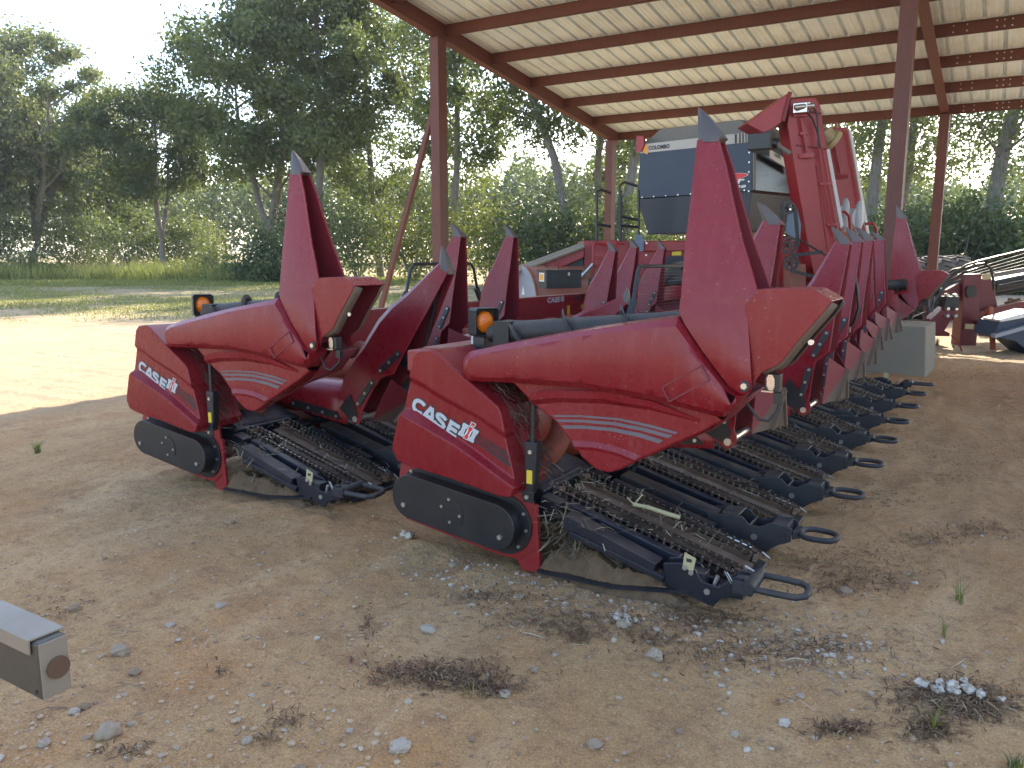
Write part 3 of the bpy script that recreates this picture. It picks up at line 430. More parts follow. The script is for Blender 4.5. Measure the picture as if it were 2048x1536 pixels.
def make_end(head, mir, with_logo=True):
    B = lambda mb, name, mat, par=head, root=True, **kw: hb(mb, name, mat, par, mir, root, **kw)
    # end sheet
    m = MB(); m.prism([(-1.276,-.905,.40),(-1.224,-.905,-.015),(-1.332,-.905,-.015),(-1.364,-.905,.037),(-1.492,-.905,.04),(-2.116,-.905,.128),(-2.161,-.905,.379),(-2.05,-.905,1.0),(-1.82,-.905,1.1),(-1.42,-.905,.86),(-1.30,-.905,.7)], (0,.012,0))
    m.beam((-1.25,-.907,.36),(-1.226,-.907,-.01),.02,.02,upv=(1,0,0)); m.beam((-1.36,-.908,.035),(-1.235,-.908,.14),.012,.008,upv=(0,1,0))
    B(m, 'end_sheet', M['red_steel'], smooth=False)
    # chain cover
    def stadium(c1, r1_, c2, r2_, y, n=14):
        (x1, z1), (x2, z2) = c1, c2; a = math.atan2(z2-z1, x2-x1); pts = []
        for k in range(n+1): t_ = a+math.pi/2+math.pi*k/n; pts.append((x1+r1_*math.cos(t_), y, z1+r1_*math.sin(t_)))
        for k in range(n+1): t_ = a-math.pi/2+math.pi*k/n; pts.append((x2+r2_*math.cos(t_), y, z2+r2_*math.sin(t_)))
        return pts
    m = MB(); m.prism(stadium((-1.99,.30),.15,(-1.435,.222),.165,-.906), (0,-.012,0)); fl = B(m, 'chain_cover', M['black'], bevel=.003)
    m = MB(); m.prism(stadium((-2.01,.298),.127,(-1.452,.226),.127,-.916), (0,-.085,0)); B(m, 'cover_lid', M['black'], fl, False, bevel=.005, seg=3)
    m = MB(); m.prism(smooth_poly([(-1.80,-1.0005,.35),(-1.66,-1.0005,.335),(-1.635,-1.0005,.19),(-1.78,-1.0005,.20)], 2), (0,-.004,0)); B(m, 'inspection_plate', M['black'], fl, False, bevel=.0015)
    m = MB(); bolts(m, [(-1.735,-1.004,.332),(-1.785,-1.004,.285),(-1.665,-1.004,.25),(-1.73,-1.004,.205)], (0,-1,0), .0085); bolts(m, [(-2.06,-.918,.425),(-1.315,-.918,.30),(-1.30,-.918,.21),(-1.345,-.918,.115)], (0,-1,0), .009); bolts(m, [(-2.05,-1.0,.25),(-1.41,-1.0,.18)], (0,-1,0), .014, .014); B(m, 'cover_bolts', M['bolt'], fl, False)
    # end shield
    up_, ri, ba, lo = T('sh_up'), T('sh_ridge'), T('sh_band'), T('sh_low')
    m = MB(); m.poly(up_); m.strip(up_[8:13], [ri[0], ri[1], ri[2], ri[3], ri[4]])
    m.poly([ba[0], ba[1], ba[2], ba[3], ba[4], ba[5], ba[6], ba[7], ri[1], ri[2], ri[3]]) if False else m.add([ba[0], ba[1], ba[2], ba[3], ba[4], ba[5], ba[6], ri[0], ri[1], ri[2], ri[3]], [(0,1,2,10),(10,2,3,9),(9,3,4,8),(8,4,6,7),(4,5,6)])
    m.add([ba[1], ba[2], ba[3], ba[4], ba[5], lo[0], lo[1], lo[2], lo[3], lo[4]], [(0,1,6,5),(1,2,7,6),(2,3,8,7),(3,4,9,8)])
    m.poly(lo[1:5]+lo[5:13]+[lo[0]])
    rim = up_[0:9]+[ri[0], ba[6], ba[5]]+lo[4:13]+[lo[0], ba[1], ba[0], up_[12]]
    c0 = sum((Vector(p) for p in rim), Vector())/len(rim)
    mid = [Vector((p.x, -.99, p.z)) for p in rim]; back = [Vector((p.x+(c0.x-p.x)*.02, -.70, p.z+(c0.z-p.z)*.02)) for p in rim]
    m.strip(rim+[rim[0]], mid+[mid[0]]); m.strip(mid+[mid[0]], back+[back[0]])
    sh = B(m, 'end_shield', M['red'], bevel=.016, seg=3)
    # decals
    y_ = -1.0475
    if with_logo:
        p0 = Vector((-1.955,0,.812)); e1 = Vector((.300,0,-.132)); e2 = Vector((.034,0,.076))
        def stroke(m, path, wd, y): 
            n_ = len(path); A_, B_ = [], []
            for k, (x, z) in enumerate(path):
                (x0, z0), (x1, z1) = path[max(0, k-1)], path[min(n_-1, k+1)]; dx, dz = (x1-x0)*3.7, z1-z0; L = math.hypot(dx, dz); nx_, nz_ = -dz/L/3.7, dx/L
                ex = (wd-.26)/2; ax_ = az_ = 0
                if k == 0: ax_, az_ = -dx/L/3.7*ex, -dz/L*ex
                if k == n_-1: ax_, az_ = dx/L/3.7*ex, dz/L*ex
                for Q, sg in ((A_, 1), (B_, -1)): u, w = x+ax_+nx_*wd/2*sg, z+az_+nz_*wd/2*sg; Q.append(Vector((p0.x+e1.x*u+e2.x*w, y, p0.z+e1.z*u+e2.z*w)))
            m.strip(A_, B_)
        cth = [math.radians(a) for a in range(42, 319, 12)]
        Cp = [(.140+.115*math.copysign(abs(math.cos(a))**.8, math.cos(a)), .5+.37*math.copysign(abs(math.sin(a))**.8, math.sin(a))) for a in cth]
        Sp = [(.69,.74),(.66,.83),(.61,.87),(.55,.87),(.505,.80),(.505,.68),(.54,.59),(.61,.51),(.675,.43),(.70,.33),(.68,.20),(.63,.13),(.565,.13),(.515,.18),(.49,.28)]
        Sp = [(x+.008, z) for x, z in Sp]
        STK = [[Cp], [[(.268,0),(.365,.98)], [(.475,0),(.378,.98)], [(.31,.27),(.435,.27)]], [Sp], [[(.80,0),(.80,1.0)], [(.80,.13),(.985,.13)], [(.80,.5),(.965,.5)], [(.80,.87),(.985,.87)]]]
        for nm_, mt_, wd, y0 in (('lettering_outline', M['ink'], .40, y_+.0012), ('lettering', M['silver'], .25, y_-.0006)):
            m = MB(); k_ = 0
            for L_ in STK:
                for pth in L_: stroke(m, pth, wd, y0-k_*.00012); k_ += 1
            B(m, nm_, mt_, sh, False, smooth=False, merge=False)
        o0 = Vector((-1.645,0,.712)); ex_ = Vector((.096,0,-.036)); ey_ = Vector((.038,0,.066))
        def Lp(uv, y): return [Vector((o0.x+ex_.x*u+ey_.x*w, y, o0.z+ex_.z*u+ey_.z*w)) for u, w in uv]
        def bar(x0, x1, h0=0., h1=1.): return [(x0,h0),(x1,h0),(x1,h0+(h1-h0)*.22),(x1-.05,h0+(h1-h0)*.34),(x1-.05,h0+(h1-h0)*.66),(x1,h0+(h1-h0)*.78),(x1,h1),(x0,h1),(x0,h0+(h1-h0)*.78),(x0+.05,h0+(h1-h0)*.66),(x0+.05,h0+(h1-h0)*.34),(x0,h0+(h1-h0)*.22)]
        m = MB(); m.poly(Lp([(-.06,-.1),(1.06,-.1),(1.06,1.1),(.72,1.1),(.72,1.42),(.34,1.42),(.34,1.1),(-.06,1.1)], y_+.0007)); B(m, 'emblem_outline', M['ink'], sh, False, smooth=False)
        m = MB(); m.poly(Lp(bar(.0,.33), y_)); m.poly(Lp(bar(.68,1.0), y_)); m.poly(Lp([(.36,-.05),(.66,-.05),(.66,1.04),(.36,1.04)], y_)); m.poly(Lp([(.37,1.1),(.68,1.1),(.68,1.38),(.37,1.38)], y_)); B(m, 'emblem_bars', M['white'], sh, False, smooth=False)
        m = MB(); m.poly(Lp(bar(.03,.30,.04,.96), y_-.0006)); m.poly(Lp(bar(.71,.97,.04,.96), y_-.0006)); B(m, 'emblem_grey', M['silver'], sh, False, smooth=False)
        m = MB(); m.poly(Lp(bar(.40,.62,.0,.98), y_-.0008)); m.poly(Lp([(.42,1.14),(.64,1.14),(.64,1.33),(.42,1.33)], y_-.0008)); B(m, 'emblem_red', M['logored'], sh, False, smooth=False)
    st = TR['sh_st']; m = MB()
    for (i, j, w0, w1) in ((0,1,.005,.012),(2,3,.008,.020),(4,5,.010,.026)):
        a_ = Vector((st[i][0], y_, st[i][2])); b_ = Vector((st[j][0], y_, st[j][2])); m.poly([a_, b_, b_+Vector((0,0,w1)), a_+Vector((0,0,w0))])
    B(m, 'stripe_decal', M['ink'], sh, False, smooth=False)
    # divider hood: bulging slab over a lower pointed panel
    so, si = T('slab_out'), T('slab_in'); n = len(so); m = MB()
    m.strip(so+[so[0]], si+[si[0]])
    tops = sorted([(p.x, p.z) for p in si[1:14]]); bots = sorted([(p.x, p.z) for p in si[13:]+[si[0], si[1]]])
    def lin(L, x):
        if x <= L[0][0]: return L[0][1]
        for a_, b_ in zip(L[:-1], L[1:]):
            if x <= b_[0]: return a_[1]+(b_[1]-a_[1])*(x-a_[0])/max(1e-6, b_[0]-a_[0])
        return L[-1][1]
    xs_ = sorted(set(round(x, 4) for x, z in tops+bots)); xs2 = []
    for a_, b_ in zip(xs_[:-1], xs_[1:]):
        k = max(1, int((b_-a_)/.05)); xs2 += [a_+(b_-a_)*i/k for i in range(k)]
    xs2.append(xs_[-1]); cols = []; x0_, x1_ = xs2[0], xs2[-1]
    for x in xs2:
        zt, zb = lin(tops, x), lin(bots, x); e_ = min(1, (x-x0_)/.12, (x1_-x)/.12); e_ = max(0, e_)**.6
        cols.append([Vector((x, -1.095-(.003+.010*(x-x0_)/(x1_-x0_))*e_*math.sin(math.pi*min(1, t_/9))**.8*(1.15-.35*t_/9), zb+(zt-zb)*t_/9)) for t_ in range(10)])
    for A, C_ in zip(cols[:-1], cols[1:]): m.strip(A, C_)
    bk = []
    for p in so: bk.append(Vector((p.x, -.96, p.z)))
    m.strip(so+[so[0]], bk+[bk[0]])
    top = so[0:10]; tb = [Vector((p.x+.01, -.80, p.z+.012)) for p in top]; tc = [Vector((p.x+.02, -.60, p.z-.03)) for p in top]
    m.strip(bk[0:10], tb); m.strip(tb, tc); m.strip(tc, [Vector((p.x+.02, -.585, p.z-.25)) for p in tc])
    hood = B(m, 'divider_hood', M['red'], bevel=.02, seg=3)
    rc = T('slab_rect'); m = MB()
    for k in range(4):
        a_, b_ = rc[k], rc[(k+1) % 4]; m.beam((a_.x, -1.1045, a_.z), (b_.x, -1.1045, b_.z), .006, .008, upv=(0,1,0))
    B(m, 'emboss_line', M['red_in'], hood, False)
    lw = T('low'); m = MB(); m.poly(lw); lb = [Vector((p.x+.0, -.93, p.z+.0)) for p in lw]
    m.strip(lw[:12], lb[:12]); lp = B(m, 'lower_panel', M['red'], hood, False, bevel=.012, seg=2, solid=0)
    cr_ = T('lowcrease'); ar = T('lowarc'); m = MB()
    tp = [1, 1, .95, .7, .12]; m.strip([Vector((p.x, -1.0205, p.z)) for p in cr_], [Vector((p.x, -1.0205-.030*q, p.z+.028*q)) for p, q in zip(cr_, tp)]); m.strip([Vector((p.x, -1.0205-.030*q, p.z+.028*q)) for p, q in zip(cr_, tp)], [Vector((p.x+.01, -1.0215-.035*q, p.z+.062*q+.004)) for p, q in zip(cr_, tp)])
    m.strip([Vector((p.x, -1.0205, p.z)) for p in ar[:4]], [Vector((p.x, -1.030, p.z)) for p in ar[4:]]); m.strip([Vector((p.x, -1.030, p.z)) for p in ar[4:]], [Vector((p.x, -1.0205, p.z-.018)) for p in ar[4:]])
    B(m, 'raised_ribs', M['red'], hood, False)
    m = MB()
    for s in ('st1', 'st2', 'st3'): m.poly([Vector((p.x, -1.0225, p.z)) for p in T(s)])
    B(m, 'stripe_decal', M['greydecal'], hood, False, smooth=False)
    # inner wall under the hood, with the lower wedge that carries the wear strip
    m = MB(); m.poly([(-1.30,-.70,1.0),(-.95,-.70,.80),(-.62,-.70,.78),(-.30,-.70,.90),(-.16,-.70,1.05),(-.5,-.70,1.3),(-1.2,-.70,1.2)]); m.strip([(-.95,-.70,.80),(-.62,-.70,.78),(-.30,-.70,.90),(-.16,-.70,1.05)], [(-.98,-.93,.74),(-.66,-.93,.69),(-.33,-.93,.87),(-.16,-.93,1.05)])
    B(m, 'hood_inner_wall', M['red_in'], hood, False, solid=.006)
    # folded end snout
    ef, eb, es_ = T('es_front'), T('es_back'), T('es_bot')
    def uz(p): t_ = min(1, max(0, (2.13-p.z)/.95)); p.y = -.948-.137*(t_*t_*(3-2*t_)*.35+.65*t_); return p
    ef, eb = [uz(p) for p in ef], [uz(p) for p in eb]
    w = lambda z: .075+.25*min(1, max(0, (2.13-z)/1.06))
    far = lambda p: Vector((p.x, p.y+w(p.z), p.z))
    m = MB(); md = [a*.5+b*.5+Vector((0,-.014*min(1, (2.14-a.z)/.4),0)) for a, b in zip(eb, ef)]
    m.strip(eb, md); m.strip(md, ef); m.poly([eb[-1]]+es_+[ef[-1], md[-1]])
    fb, ff = [far(p) for p in eb], [far(p) for p in ef]; m.strip(fb, ff); m.poly([fb[-1]]+[far(p) for p in es_]+[ff[-1]])
    bm_ = [Vector(((a.x+b.x)/2-.012*(min(1, (2.16-a.z)/.4)), (a.y+b.y)/2, a.z)) for a, b in zip(eb, fb)]
    m.strip(eb, bm_); m.strip(bm_, fb); m.poly([eb[0], bm_[0], fb[0], ff[0], ef[0]])
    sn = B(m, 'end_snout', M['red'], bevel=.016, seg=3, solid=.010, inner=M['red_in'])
    # folded edges of the shell
    m = MB(); m.tube(ef[:6], .006, 6); m.tube(ff[:6], .006, 6); B(m, 'rolled_edge', M['red'], sn, False)
    wg = T('wing'); nw = len(wg); wf = [Vector((p.x, -.79, p.z)) for p in wg]
    m = MB(); m.poly(wg); m.poly(wf); m.strip(wg[0:6], wf[0:6]); m.strip([wg[15], wg[0]], [wf[15], wf[0]])
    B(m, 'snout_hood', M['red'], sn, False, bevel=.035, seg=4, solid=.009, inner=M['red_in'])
    m = MB(); e_ = wg[5:11]
    m.strip([p+Vector((-.004,.006,-.004)) for p in e_], [p+Vector((.012,.055,-.018)) for p in e_]); m.strip([p+Vector((-.004,-.006,-.004)) for p in wf[5:11]], [p+Vector((.012,-.055,-.018)) for p in wf[5:11]])
    B(m, 'hood_flange', M['mud'], sn, False, solid=.006)
    m = MB(); pv = TR['piv'][0]; m.cyl((pv[0], -1.094, pv[2]), (pv[0], -1.087, pv[2]), .024, 20); B(m, 'pivot_washer', M['ink'], sn, False)
    m = MB(); m.cyl((pv[0], -1.100, pv[2]), (pv[0], -1.089, pv[2]), .014, 6); bolts(m, [wg[7]+Vector((.035,.038,-.018))], (0,-1,0), .012); B(m, 'pivot_bolt', M['bolt'], sn, False)
    # latch under the hood
    m = MB(); m.box((-.058,-1.00,1.115), (.062,.05,.075)); m.tube([(-.16,-1.02,1.02),(-.10,-1.04,.96),(-.06,-1.04,.955),(-.03,-1.0,1.0),(-.03,-.98,1.08)], .007, 6); m.box((-.035,-.99,1.05), (.035,.035,.05)); B(m, 'latch_mechanism', M['black'], sn, False, bevel=.004)
    m = MB(); m.prism(smooth_poly([(-.076,-1.027,1.085),(-.044,-1.027,1.085),(-.048,-1.027,1.150),(-.080,-1.027,1.150)], 1), (0,-.006,0)); m.box((-.075,-1.02,1.078), (.05,.02,.006)); B(m, 'latch_handle', M['pin'], sn, False)
    # worn metal point
    m = MB(); rr = [(-.447,-.350,-.955,.087,2.121),(-.450,-.333,-.952,.083,2.140),(-.453,-.352,-.944,.070,2.165),(-.457,-.378,-.934,.052,2.198),(-.461,-.410,-.920,.030,2.232),(-.464,-.440,-.908,.014,2.258),(-.465,-.462,-.902,.003,2.274)]
    loops = []
    for b_, f_, y0, ww, z in rr:
        L = [(b_+(f_-b_)*.04, y0+ww*.15), (b_+(f_-b_)*.45, y0-.002), (b_+(f_-b_)*.9, y0+ww*.02), (f_, y0+ww*.12), (f_-.0, y0+ww*.88), (b_+(f_-b_)*.9, y0+ww*.98), (b_+(f_-b_)*.45, y0+ww), (b_+(f_-b_)*.04, y0+ww*.85)]
        loops.append([Vector((x, y, z-(x-b_)*.06)) for x, y in L])
    for A, C_ in zip(loops[:-1], loops[1:]): m.strip(A+[A[0]], C_+[C_[0]])
    m.poly(loops[0]); B(m, 'metal_tip', M['tip'], sn, False, bevel=.004, seg=2)
    # support nose and end bar on the ground
    nz = [(-.556,.178),(-.476,.195),(-.396,.178),(-.362,.126),(-.284,.116),(-.206,.186),(-.165,.187),(-.175,.094),(-.27,.062),(-.30,.020),(-.33,.018),(-.546,.077)]
    m = MB(); m.prism([(x, -.885, z) for x, z in nz], (0,.012,0)); m.prism([(x, -.80, z) for x, z in nz], (0,.012,0)); m.box((-.43,-.84,.135), (.16,.08,.06)); m.box((-.23,-.84,.10), (.12,.08,.05))
    m.beam((-.60,-.84,.13),(-1.10,-.84,.29),.10,.075); m.beam((-.545,-.888,.10),(-1.06,-.888,.235),.03,.03); ns = B(m, 'snout_support', M['navy'], bevel=.004)
    m = MB(); m.prism([(-.455,-.888,.185),(-.405,-.888,.165),(-.392,-.888,.235),(-.448,-.888,.255)], (0,-.006,0)); B(m, 'lock_plate', M['beige'], ns, False)
    m = MB(); m.box((-.424,-.8945,.221), (.026,.003,.016)); B(m, 'plate_slot', M['ink'], ns, False)
    m = MB(); bolts(m, [(-.443,-.894,.182),(-.412,-.894,.163)], (0,-1,0), .012); bolts(m, [(-.335,-.886,.083)], (0,-1,0), .015, .005); m.tube([(-.255,-.89,.20),(-.222,-.89,.148),(-.215,-.89,.156),(-.245,-.89,.20)], .003, 5); m.cyl((-.31,-.86,.11),(-.295,-.86,.16),.010,8); B(m, 'bracket_bolts', M['bolt'], ns, False)
    m = MB(); lp_ = [(-.12,-.90,.150),(.0,-.90,.150),(.065,-.895,.150),(.100,-.86,.152),(.105,-.82,.155),(.095,-.77,.158),(.06,-.735,.158),(0,-.73,.158),(-.12,-.73,.158)]; m.tube(lp_, .016, 10); m.cyl((-.135,-.92,.152),(-.135,-.71,.158),.028,14); m.box((-.17,-.82,.14), (.09,.16,.06)); B(m, 'hoop', M['cast'], ns, False, bevel=.003)
    m = MB(); m.beam((-1.22,-.925,.012),(-.80,-.92,.018),.045,.014); m.beam((-.80,-.92,.018),(-.42,-.875,.062),.045,.014); B(m, 'ground_skid', M['navy'])
    # lift strut
    m = MB(); m.cyl((-1.219,-1.0,.66),(-1.217,-1.0,.93),.013,10); st_ = B(m, 'gas_strut', M['black'])
    m = MB(); m.prism([(-1.262,-1.015,.715),(-1.185,-1.015,.715),(-1.195,-1.015,.52),(-1.215,-1.015,.44),(-1.255,-1.015,.44),(-1.252,-1.015,.52)], (0,.05,0)); m.prism([(-1.275,-1.02,.46),(-1.20,-1.02,.46),(-1.205,-1.02,.40),(-1.265,-1.02,.40)], (0,.012,0)); B(m, 'strut_bracket', M['black'], st_, False, bevel=.006)
    m = MB(); m.box((-1.226,-1.0175,.535), (.032,.003,.07)); B(m, 'warning_sticker', M['yellow'], st_, False)
    m = MB(); bolts(m, [(-1.238,-1.02,.43),(-1.222,-1.016,.665)], (0,-1,0), .011); B(m, 'strut_bolts', M['bolt'], st_, False)
    # black end auger behind the hood
    ax0, ax1 = Vector((-1.56,-.64,1.217)), Vector((-.25,-.64,1.343)); m = MB(); m.tube([ax0, ax1], .065, 24); m.tube([ax0-(ax1-ax0)*.11, ax0], .045, 14); m.box(ax0-Vector((.03,0,.0)), (.10,.15,.13))
    ag = B(m, 'end_auger', M['rubber'])
    d_ = (ax1-ax0); m = MB(); L_ = d_.length; d_.normalize(); s_ = Vector((0,1,0)); u_ = d_.cross(s_)
    A_, B_ = [], []
    for k in range(0, 121):
        t_ = k/120; a_ = 2*math.pi*t_*3.7+2.6; c_ = ax0+d_*(L_*(.03+.95*t_)); rd = s_*math.cos(a_)+u_*math.sin(a_); A_.append(c_+rd*.062); B_.append(c_+rd*.112)
    m.strip(A_, B_); B(m, 'auger_flight', M['rubber'], ag, False, solid=.008)
    # amber lamp on its box
    lx, ly = -1.78, -.60
    lf = [(ly-.07,1.20),(ly-.058,1.188),(ly+.058,1.188),(ly+.07,1.20),(ly+.07,1.332),(ly+.058,1.344),(ly-.058,1.344),(ly-.07,1.332)]
    m = MB()
    for k in range(8):
        (y1, z1), (y2, z2) = lf[k], lf[(k+1) % 8]; m.add([(lx-.05,y1,z1),(lx-.05,y2,z2),(lx+.06,y2,z2),(lx+.06,y1,z1)], [(0,1,2,3)])
    m.poly([(lx-.0, y, z) for y, z in lf])
    rot_ = lambda mb: setattr(mb, 'v', [(lx+(x-lx)*math.cos(R(-32))-(y-ly)*math.sin(R(-32)), ly+(x-lx)*math.sin(R(-32))+(y-ly)*math.cos(R(-32)), z) for x, y, z in mb.v])
    rot_(m); lamp = B(m, 'marker_lamp', M['rubber'], solid=.006, bevel=.003)
    m = MB(); m.sphere((lx+.02,ly,1.266), .060, 16, 10, (.55,.92,1.05)); rot_(m); B(m, 'lens', M['amber'], lamp, False)
    m = MB(); m.box((lx+.0,ly,1.135), (.08,.10,.10)); m.box((lx+.01,ly,1.08), (.05,.14,.03)); B(m, 'lamp_bracket', M['black'], lamp, False, bevel=.005)
# --- row unit ---
RF, RB = Vector((-.22, 0, .070)), Vector((-1.32, 0, .370))
def on(t_, y=0., dz=0.): p = RB.lerp(RF, t_); return Vector((p.x, y, p.z+dz))
RD = (RF-RB).normalized(); RN = Vector((-RD.z, 0, RD.x)); RN = RN if RN.z > 0 else -RN
RM = Matrix((RD, Vector((0,1,0)), RN)).transposed()
def chain_mesh(ya, yb):
    m = MB(); p2 = MB(); lug = MB(); pitch = .0415; rr_ = abs(yb-ya)/2; yc = (ya+yb)/2; L = (RF-RB).length-.12
    path = []
    n = int(L/pitch)
    for k in range(n): path.append((.06+k*pitch, ya, 0))
    nn = 6
    for k in range(nn): a_ = math.pi*k/nn; path.append((.06+n*pitch+rr_*math.sin(a_), yc+(ya-yc)*math.cos(a_), a_))
    for k in range(n): path.append((.06+(n-k)*pitch, yb, math.pi))
    for k in range(nn): a_ = math.pi*k/nn; path.append((.06-rr_*math.sin(a_), yc+(yb-yc)*math.cos(a_), math.pi+a_))
    for i, (s, y, a_) in enumerate(path):
        c = RB+RD*s+Vector((0,y,0))+RN*.012; rot = RM @ Matrix.Rotation(a_*(-1 if yb > ya else 1), 3, 'Z')
        for dz in (-.014, .014):
            m.box(c+RN*dz, (.036,.017,.004), rot)
        p2.cyl(c-RN*.021+rot@Vector((.02,0,0)), c+RN*.021+rot@Vector((.02,0,0)), .0075, 6)
        if i % 7 == 3: lug.box(c+rot@Vector((0,-.022,.012)), (.022,.036,.006), rot)
    return m, p2, lug
CH = {}
def make_row_protos():
    for s in (-1, 1):
        m, p2, lug = chain_mesh(s*.105, s*.205)
        CH[s] = (m, p2, lug)
def make_row(head, yc):
    root = bpy.data.objects.new('row_unit', ROWP['frame']); COL.objects.link(root); root.parent = head; root.location = Vector((0, yc, 0))-HO
    for nm, me in ROWP['subs']:
        o = bpy.data.objects.new(nm, me); COL.objects.link(o); o.parent = root
        if nm == 'chain_pins': o['kind'] = 'stuff'
    return root
ROWP = {'subs': []}
def proto_rows():
    make_row_protos(); tmp = []
    def keep(mb, name, mat, **kw):
        o = mb.build(name, mat, None, **kw); me = o.data
        if o.modifiers:
            bpy.context.view_layer.update(); me = bpy.data.meshes.new_from_object(o.evaluated_get(bpy.context.evaluated_depsgraph_get()))
        bpy.data.objects.remove(o); return me
    m = MB()
    for s in (-1, 1):
        m.beam(on(.16, s*.275, -.02), on(.72, s*.275, -.02), .055, .085); m.beam(on(.10, s*.30, -.075), on(.80, s*.30, -.075), .03, .05)
        m.beam(on(.0, s*.155, -.052), on(1.0, s*.155, -.052), .17, .02)
        m.beam(on(.02, s*.29, -.05), on(.12, s*.29, -.05), .09, .12)
    m.beam(on(-.22, 0, -.02), on(.02, 0, -.03), .62, .12); m.box((-1.42, 0, .30), (.22,.40,.22)); m.beam(on(.05, 0, -.11), on(.75, 0, -.10), .30, .03)
    m.cyl((-1.36,-.45,.30), (-1.36,.45,.30), .022, 10)
    ROWP['frame'] = keep(m, 'row_unit', M['navy'], bevel=.006)
    for s in (-1, 1):
        m, p2, lug = CH[s]; m.add(lug.v, lug.f); ROWP['subs'].append(('gathering_chain', keep(m, 'gathering_chain', M['chain'], smooth=False, merge=False)))
        ROWP['subs'].append(('chain_pins', keep(p2, 'chain_pins', M['pin'], merge=False)))
        m = MB(); m.beam(on(.05, s*.055, -.018), on(.97, s*.045, -.018), .075, .010, ); m.beam(on(.05, s*.095, .0), on(.95, s*.095, .0), .008, .03); ROWP['subs'].append(('stripper_plate', keep(m, 'stripper_plate', M['rust'])))
        m = MB(); m.cyl(on(.955, s*.155, -.006), on(.955, s*.155, .018), .040, 14); m.cyl(on(.955, s*.155, -.03), on(.955, s*.155, .034), .016, 10); ROWP['subs'].append(('idler_sprocket', keep(m, 'idler_sprocket', M['rust']))); m = MB(); m.cyl(on(.04, s*.155, -.006), on(.04, s*.155, .02), .042, 14); ROWP['subs'].append(('idler_sprocket', keep(m, 'idler_sprocket', M['rust'])))
        m = MB(); m.beam(on(.30, s*.155, .024), on(.80, s*.155, .024), .052, .010); m.beam(on(.80, s*.155, .024), on(.93, s*.155, .012), .045, .008); ROWP['subs'].append(('chain_guide', keep(m, 'chain_guide', M['chain'], bevel=.003)))
    m = MB(); m.tube([on(.55,.215,.012), on(.97,.215,.012), on(1.02,.20,.004)], [.007,.009,.003], 8); m.tube([on(.96,-.05,.012), on(1.02,-.045,.006)], [.010,.004], 8); ROWP['subs'].append(('worn_points', keep(m, 'worn_points', M['pin'])))
proto_rows()
# --- snout supports with hoops between the rows ---
def proto_support():
    m = MB(); pr = [(-.60,.20),(-.47,.215),(-.40,.215),(-.36,.175),(-.30,.172),(-.25,.205),(-.16,.205),(-.13,.19),(-.135,.115),(-.20,.085),(-.27,.030),(-.34,.020),(-.60,.10)]
    for y in (-.085, .073): m.prism([(x, y, z) for x, z in pr], (0,.012,0))
    m.beam((-.56,0,.16),(-1.15,0,.31),.13,.06); m.box((-.20,0,.165), (.09,.15,.07)); m.prism([(-.30,-.08,.03),(-.25,-.08,.10),(-.37,-.08,.10),(-.36,-.08,.03)], (0,.16,0)); m.prism([(-.135,-.06,.12),(-.135,.06,.12),(-.09,.04,.13),(-.09,-.04,.13)], (0,0,.05))
    m.box((-.47,0,.215), (.10,.16,.012)); m.box((-.36,.0,.15), (.014,.15,.05))
    o = m.build('snout_support', M['cast'], None, bevel=.008, seg=2); bpy.context.view_layer.update(); a_ = bpy.data.meshes.new_from_object(o.evaluated_get(bpy.context.evaluated_depsgraph_get())); bpy.data.objects.remove(o)
    m = MB(); lp_ = smooth_poly([(-.095,-.085,.155),(.045,-.085,.155),(.085,-.035,.155),(.085,.035,.155),(.045,.085,.155),(-.095,.085,.155)], 2); m.tube(lp_, .0155, 9, closed=True); o = m.build('hoop', M['cast']); b_ = o.data; bpy.data.objects.remove(o)
    m = MB(); 
    for x in (-.175,-.15):
        for z in (.13,.155,.18): m.cyl((x,-.092,z),(x,-.0855,z),.008,8)
    o = m.build('adjuster_holes', M['ink']); c_ = o.data; bpy.data.objects.remove(o)
    m = MB(); m.cyl((-.33,-.09,.11),(-.33,-.082,.11),.018,10); o = m.build('support_bolt', M['bolt']); d_ = o.data; bpy.data.objects.remove(o)
    return a_, [('hoop', b_), ('adjuster_holes', c_), ('support_bolt', d_)]
SUPP = proto_support()
def make_support(head, y):
    r_ = bpy.data.objects.new('snout_support', SUPP[0]); COL.objects.link(r_); r_.parent = head; r_.location = Vector((0,y,0))-HO
    for nm, me in SUPP[1]:
        o = bpy.data.objects.new(nm, me); COL.objects.link(o); o.parent = r_
# --- centre snout (unit length shell, pivot at origin, tip at z = 1) ---
pv_ = TR['cs_piv'][0]; tp_ = TR['cs_tip'][0]; tv_, tz_ = tp_[0]-pv_[0], tp_[2]-pv_[2]; al = math.atan2(tv_, tz_); LL = math.hypot(tv_, tz_)
def csl(p): v, z = p[0]-pv_[0], p[2]-pv_[2]; return ((v*math.cos(al)-z*math.sin(al))/LL, (v*math.sin(al)+z*math.cos(al))/LL)
CSB = [csl(p) for p in TR['cs_back']]; CSF = [csl(p) for p in TR['cs_front']]; CSBOT = [csl(p) for p in TR['cs_bot']]
def interp(L, z):
    L = sorted(L, key=lambda q: q[1])
    if z <= L[0][1]: return L[0][0]
    for a_, b_ in zip(L[:-1], L[1:]):
        if z <= b_[1]: return a_[0]+(b_[0]-a_[0])*(z-a_[1])/(b_[1]-a_[1])
    return L[-1][0]
def hw_(z): return .198-.160*min(1, max(0, z/.9))
TOPZ = min(CSB[0][1], CSF[0][1])
